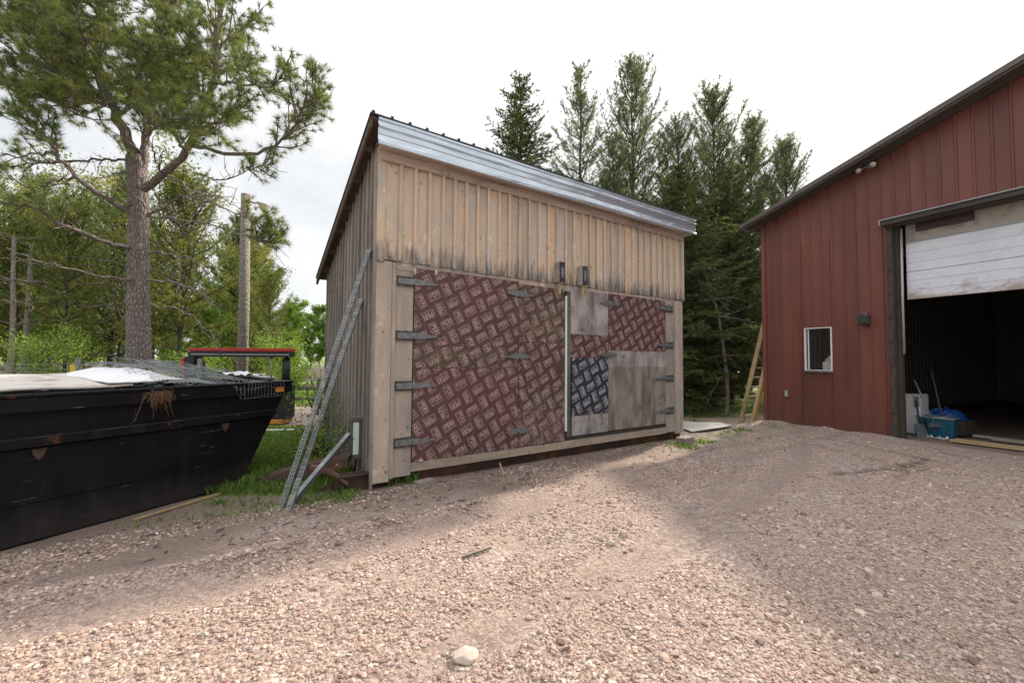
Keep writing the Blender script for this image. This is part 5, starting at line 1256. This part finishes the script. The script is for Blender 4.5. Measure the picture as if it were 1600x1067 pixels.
sp1 = conifer(38, 9.5, .5, 3.2, SB, 'dark spruce close to the barn corner with bare lower twigs', 'spruce tree', loc=(8.6, 16.8, 0), wsp=.36, per=8, slen=.8, **SK)
conifer(39, 11.5, 1.2, 3.2, PB, 'pine low behind the middle of the shed roof', loc=(6.8, 17.3, 0), wsp=.6, per=6, **PK)
conifer(44, 10.5, 1.2, 2.8, PB, 'pine low behind the right end of the shed roof', loc=(4.0, 17.0, 0), wsp=.6, per=6, **PK)
sp2 = conifer(40, 9.8, .2, 3.4, SB, 'spruce filling the back of the gap between shed and barn', 'spruce tree', loc=(7.6, 20.0, 0), wsp=.36, per=8, slen=.8, **SK)

# left wood
conifer(41, 8.9, .6, 3.4, PB, 'dense green pine standing behind the utility pole', loc=(-14.2, 22.5, 0), wsp=.36, per=8, nn=15, ln=.18, wd=.028, prof=lambda f: (1-f)**.55)
WG = 'trees of the wood behind the dumpster'
RP = lambda f: min(1, .55+1.2*f)*(1-f)**.4
olive = conifer(42, 8.2, 1.3, 3.2, PO, 'olive pine with orange tinged tips in the wood behind the dumpster', group=WG, loc=(-12.0, 15.5, 0), wsp=.6, per=6, nn=12, ln=.14, wd=.017, prof=RP)
green = conifer(43, 9.0, 1.6, 3.2, PB, 'deep green pine in the wood behind the dumpster', group=WG, loc=(-16.0, 17.5, 0), wsp=.6, per=6, nn=12, ln=.14, wd=.017, prof=RP)
def put(src, x, y, s, rz, label=None, group=None):
    c = copy_tree(src); c.location = (x, y, gz(x, y)-.05); c.scale = (s, s, s*random.uniform(.92, 1.1)); c.rotation_euler = (0, 0, rz)
    if label: c['label'] = label
    if group: c['group'] = group
    return c
for x, y, s in ((-18.5, 21, .95), (-21, 27, 1.1), (-9.9, 17.5, .62), (-25, 23, 1.05), (-14.2, 13.6, .72), (-18.8, 16.2, .85)): put(olive, x, y, s, random.uniform(0, 6))
for x, y, s in ((-22, 19.5, 1.0), (-26, 30, 1.2), (-31, 24, 1.2), (-19.0, 30, 1.0), (-35, 28, 1.3)): put(green, x, y, s, random.uniform(0, 6))
for x, y, s in ((5.5, 22.5, .9), (10.5, 23, 1.0), (13, 25, 1.0), (16, 23, .9), (9, 27, 1.0), (3, 24, .8), (12, 29, 1.1)): put(sp2, x, y, s, random.uniform(0, 6), 'dark spruce hidden in the depth of the wood behind shed and barn', 'dark spruces deep behind shed and barn')
# broadleaf trees
def broad(seed, H, Rm, loc, label, group=None, name='birch_tree', nl=5200, ls=.16, mats=None, base=.2):
    rg = np.random.default_rng(seed); paths = []; zs = np.linspace(-.1, H*.92, 8); tr = np.column_stack([np.cumsum(rg.normal(0, .05, 8)), np.cumsum(rg.normal(0, .05, 8)), zs]); tr[0, :2] = 0
    paths.append((tr, np.linspace(H*.012, .015, 8))); C = []
    for k in range(int(H*5)):
        z = rg.uniform(base, .95)*H; f = z/H; a = rg.uniform(0, 6.28); L_ = Rm*(.35+.65*math.sin(math.pi*min(1, (1-f)*1.15+.05)))*rg.uniform(.5, 1.1); p = np.array([np.interp(z, zs, tr[:, 0]), np.interp(z, zs, tr[:, 1]), z])
        q_ = bend(p, np.array([math.cos(a), math.sin(a), .8]), L_, 4, .1, rg, .15); paths.append((q_, np.linspace(.02, .005, 5))); C += [q_[2], q_[3], q_[4]]
    C = np.array(C); per = nl//len(C); P = np.repeat(C, per, 0)+rg.normal(0, .22, (len(C)*per, 3))*np.array([1, 1, .8]); n = len(P)
    a1 = rg.normal(size=(n, 3)); a1 /= np.linalg.norm(a1, axis=1)[:, None]; a2 = np.cross(a1, rg.normal(size=(n, 3))); a2 /= np.linalg.norm(a2, axis=1)[:, None]
    s = (ls*rg.uniform(.5, 1, n)/2)[:, None]; V = np.stack([P-a1*s, P+a2*s*.6, P+a1*s, P-a2*s*.6], 1).reshape(-1, 3); F = np.arange(len(V)).reshape(-1, 4)
    r = np.repeat(np.clip(np.repeat(rg.uniform(0, 1, len(C)), per)+rg.normal(0, .12, n), 0, 1), 4)
    root = empty(name, loc, 0, label, 'tree', group); mats = mats or (MAT['bark_pale'], MAT['leaf_light'])
    Vt, Ft, Gt = tubes_np(paths, 4); npmesh('trunk', Vt, Ft, mats[0], root, {'gc': Gt, 'rnd': np.full(len(Vt), .5)}, True); npmesh('crown', V, F, mats[1], root, {'rnd': r}); return root
FG = 'light green trees along the far edge of the field'
b1 = broad(51, 9.0, 2.6, (-39, 62, 0), 'light green leafy tree in the far tree line beyond the field', FG, nl=8000, ls=.3, base=.03)
b2 = broad(52, 7.5, 2.2, (-34, 60, 0), 'light green leafy tree in the far tree line beyond the field', FG, nl=7000, ls=.3, base=.03)
b3 = broad(53, 5.5, 1.9, (-20, 20, 0), 'young light green tree among the pines behind the dumpster', 'young light green trees among the pines', nl=9000, ls=.13)
r_ = random.Random(12)
for k in range(92):
    x = -95+k*1.5+r_.uniform(-1, 1); y = 62+r_.uniform(-7, 10)
    put(r_.choice((b1, b2)), x, y, r_.uniform(.75, 1.15), r_.uniform(0, 6))
for x, y, s in ((-16.5, 15.2, .6), (-25.5, 27, 1.1), (-18, 25.5, .9), (-13.2, 19.2, .7), (-29, 20, 1.0), (-10.8, 20.5, .45)): put(b3, x, y, s, r_.uniform(0, 6))
FS = conifer(54, 9.0, .4, 1.9, SB, 'dark pointed spruce at the far end of the field beside the shed edge', 'spruce tree', loc=(-23.5, 57, 0), kind='spruce', wsp=.5, per=6, nn=8, ln=.2, wd=.05, name='spruce_tree')
for x, y, s in ((-27, 70, 1.0), (-44, 66, 1.1), (-15, 60, 1.1), (-5, 62, 1.2), (30, 58, 1.3)): put(FS, x, y, s, r_.uniform(0, 6), 'dark pointed spruce standing in the far tree line', 'spruces in the far tree line')
o1 = broad(71, 8.6, 3.6, (-13.6, 16.2, 0), 'spreading olive tree with yellowish tips in the wood behind the forked pine', 'spreading olive trees of the wood', 'spreading_tree', 15000, .13, (MAT['bark_dark'], MAT['needle_olive']), .22)
for x, y, s in ((-17.6, 18.8, 1.05), (-21.5, 23, 1.2), (-11.6, 18.6, .72), (-23.5, 19.5, 1.05), (-28, 26, 1.3), (-19, 14.8, .85)): put(o1, x, y, s, r_.uniform(0, 6))
for x, y, s in ((-24, 14, 1.1), (-30, 18, 1.25), (-27, 8, 1.1), (-34, 11, 1.2), (-38, 20, 1.3), (-30, 2, 1.1)): put(o1, x, y, s, r_.uniform(0, 6))
for x, y, s in ((-22, 10.5, 1.0), (-29, 13, 1.1), (-36, 16, 1.2), (-33, 5, 1.1), (-42, 26, 1.3)): put(green, x, y, s, r_.uniform(0, 6))
rg = np.random.default_rng(77); bt = empty('bare_tree', (7.1, 14.2, -.2), 0, 'leafless grey tree with crooked twigs in front of the spruces between shed and barn', 'tree')
P = bend(np.array([0,0,0.]), np.array([.03,0,1.]), 5.2, 8, .0, rg, .05); pa = [(P, np.linspace(.07, .02, 9))]
for j in range(34):
    q_ = bend(P[rg.integers(2, 9)], np.append(rg.normal(size=2), rg.uniform(-.1, .5)), rg.uniform(.6, 1.9), 6, -.03, rg, .22); pa.append((q_, np.linspace(.016, .004, 7)))
    q2 = bend(q_[3], q_[4]-q_[3]+perp(q_[4]-q_[3], rg)*.2, .6, 4, 0, rg, .25); pa.append((q2, np.linspace(.008, .003, 5)))
V, F, G = tubes_np(pa, 5); npmesh('trunk', V, F, MAT['bark_pale'], bt, {'gc': G, 'rnd': np.full(len(V), .5)}, True)
# bare pale trunks at the left edge
for k, (x, d, r0, lab) in enumerate(((18, 12.5, .09, 'pale straight bare trunk at the left edge of the wood'), (38, 13.2, .10, 'second pale trunk from the left edge, greyer and knotted'))):
    X = (x-800)/669*d; rt = empty('bare_tree', (X, d, 0), 0, lab, 'tree'); rg = np.random.default_rng(k); P = bend(np.array([0,0,-.1]), np.array([0,0,1.]), 5.2, 8, 0, rg, .015); pa = [(P, np.linspace(r0, r0*.5, 9))]
    for j in range(30): pa.append((bend(P[rg.integers(3, 9)], np.append(rg.normal(size=2), .3), rg.uniform(.5, 1.4), 4, -.05, rg, .15), np.linspace(.012, .004, 5)))
    V, F, G = tubes_np(pa, 7); npmesh('trunk', V, F, MAT['bark_pale'], rt, {'gc': G, 'rnd': np.full(len(V), .5)}, True)
# bushes
def bush(x, y, s, nl, label, name='bush', mats=None, seed=1, ls=.06):
    o = broad(seed, s*1.3, s*.8, (x, y, 0), label, None, name, nl, ls, mats or (MAT['bark_dark'], MAT['leaf_light']), .1); o['category'] = 'bush'; return o
bush(-12.6, 11.4, 1.4, 6000, 'light green bush showing over the left part of the dumpster', seed=61)
bush(-7.0, 13.6, 1.3, 5000, 'green bush at the foot of the wooden pole behind the machine', seed=62, ls=.09)
bush(-9.2, 12.2, 1.2, 4000, 'low light green bush between the forked pine and the machine', seed=63, ls=.08)
bush(-3.15, 7.25, .9, 500, 'thin leafy sapling growing beside the back corner of the shed', 'sapling', seed=64, ls=.07, mats=(MAT['bark_dark'], MAT['grass']))
x, y, _ = shedw(-.32, .9); bush(x, y, .42, 900, 'low green weeds against the foot of the shed side wall', 'weed_plant', seed=65, ls=.05, mats=(MAT['bark_dark'], MAT['grass']))
x, y, _ = shedw(-.3, 1.7); bush(x, y, .38, 700, 'small dark green weed behind the wall box by the shed', 'weed_plant', seed=66, ls=.05, mats=(MAT['bark_dark'], MAT['needle_olive']))
bush(6.35, 11.7, .35, 500, 'weeds growing around the foot of the ladder', 'weed_plant', seed=67, ls=.05, mats=(MAT['bark_dark'], MAT['grass']))
# wire fence at left and stake
wf = empty('wire_fence', (-11.5, 9.6, 0), .1, 'slack rusty wire fence strung before the wood at the left edge', 'fence')
for x_ in (-1.2, 1.6, 4.2): mb = MB(); mb.tube([(x_, 0, 0), (x_+.03, 0, 1.55)], .05, 8); mb.build('post', MAT['bark_pale'], wf)
mb = MB()
for k in range(9):
    mb.tube([(-1.2+u*5.4, .06, .55+k*.11+.03*math.sin(u*9+k)) for u in np.linspace(0, 1, 16)], .004, 3, cap=False)
for k in range(30): mb.tube([(-1.1+k*.18, .065, .5), (-1.08+k*.18, .065, 1.48)], .003, 3, cap=False)
mb.build('wire', MAT['galv_dull'], wf)
mb = MB(); mb.beam((-8.35, 8.2, .6), (-8.45, 8.25, 1.42), .05, .05); tag(mb.build('yellow_stake', MAT['yellow']), 'short bright yellow stake standing behind the dumpster', 'stake')

# ------------------------------------------------------------------ far ground features
def berm():
    V = []; n = 120
    for i in range(n):
        x = -75+i*1.15; y0 = 31+.02*x
        for k, (dy, h) in enumerate(((-2.5, -.05), (-1.2, .45), (-.3, .82), (.8, .9), (2.5, .5), (4, -.05))): V.append((x, y0+dy, h*(1+.25*fbm(x, dy, .6, 3)) + (.05*fbm(x, dy, 3, 2) if h > 0 else 0)))
    mb = MB(); mb.add(V, [(i*6+j, (i+1)*6+j, (i+1)*6+j+1, i*6+j+1) for i in range(n-1) for j in range(5)], smooth=True)
    mb.build('embankment', plain('soil', (.10,.075,.062), .95, 0, .5, (.12,.12,.05), 2, .8, 6))['kind'] = 'structure'
berm()
gf = empty('rail_fence', (-7.0, 13.4, 0), .15, 'low grey rail fence with short posts beyond the grass behind the machine', 'fence')
for x_ in (0, .95, 3.0): mb = MB(); mb.tube([(x_, 0, 0), (x_, 0, .95)], .075, 8); mb.build('post', MAT['oldwood'], gf)
for z_ in (.30, .62): mb = MB(); mb.beam((.08, 0, z_), (2.92, 0, z_-.02), .05, .09); mb.build('rail', MAT['oldwood'], gf)
rb = empty('garden_bed', (-10.3, 21.5, 0), .1, 'empty wooden garden bed frame on the green field in the distance', 'garden bed')
for a, b in (((-1, -.6), (1, -.6)), ((-1, .6), (1, .6)), ((-1, -.55), (-1, .55)), ((1, -.55), (1, .55))): mb = MB(); mb.beam((a[0], a[1], .12), (b[0], b[1], .12), .05, .24); mb.build('board', MAT['board'], rb)

# ------------------------------------------------------------------ grass
def grass():
    P = []; r_ = random.Random(4); S = []
    def zone(n, x0, x1, y0, y1, th, h0, h1):
        for _ in range(n):
            x = r_.uniform(x0, x1); y = r_.uniform(y0, y1); g, d, f_ = masks(x, y)
            X, Y = dump_loc(x, y)
            if X < .5 and 0 < Y < 2.3: continue
            al = (x-SX)*math.cos(SA)+(y-SY)*math.sin(SA); dd = shed_dist(x, y)
            if 0 < al < 6.3 and -2.8 < dd < -.02: continue
            if g*r_.uniform(.6, 1.2) > th: P.append((x, y, gz(x, y))); S.append(r_.uniform(h0, h1))
    zone(42000, -6.5, -1.2, 5.0, 9.6, .45, .05, .16); zone(26000, -14, -1.5, 9, 20, .5, .05, .14); zone(5000, 2.5, 7, 8.0, 15, .45, .03, .10)
    # tufts along the dirt
    for cx, cy, rr, n in ((-2.3, 4.85, .2, 200), (-2.85, 4.75, .25, 110), (-1.95, 5.0, .18, 300), (-3.0, 4.35, .22, 60), (-3.45, 4.1, .2, 30), (-2.6, 4.5, .25, 60), (3.2, 8.05, .25, 350), (3.75, 8.5, .2, 200), (5.2, 9.8, .2, 120), (-3.2, 4.75, .1, 60), (-2.0, 5.3, .2, 250)):
        for _ in range(n): x = r_.gauss(cx, rr*.6); y = r_.gauss(cy, rr*.5); P.append((x, y, gz(x, y))); S.append(r_.uniform(.02, .075))
    P = np.array(P); S = np.array(S); n = len(P); rg = np.random.default_rng(1); a = rg.uniform(0, 6.28, n); w = rg.uniform(.003, .006, n)*(1+P[:, 1]/14)
    sd = np.stack([np.cos(a)*w, np.sin(a)*w, 0*a], -1); ln = rg.normal(0, .45, (n, 2))*S[:, None]
    mid = P+np.column_stack([ln*.35, S*.6]); tip = P+np.column_stack([ln, S*.95])
    V = np.stack([P-sd, P+sd, mid+sd*.7, mid-sd*.7, tip], 1).reshape(-1, 3); b = (np.arange(n)*5)[:, None]
    F = np.concatenate([b+[0,1,2], b+[0,2,3], b+[3,2,4]]); r = np.repeat(rg.uniform(0, 1, n), 5)
    tag(npmesh('grass', V, F, MAT['grass'], None, {'rnd': r}), 'green grass growing around the shed and behind the dumpster', 'grass', kind='stuff')
grass()
print('objects', len(COL.objects), 'polys', sum(len(o.data.polygons) for o in COL.objects if o.type == 'MESH'))
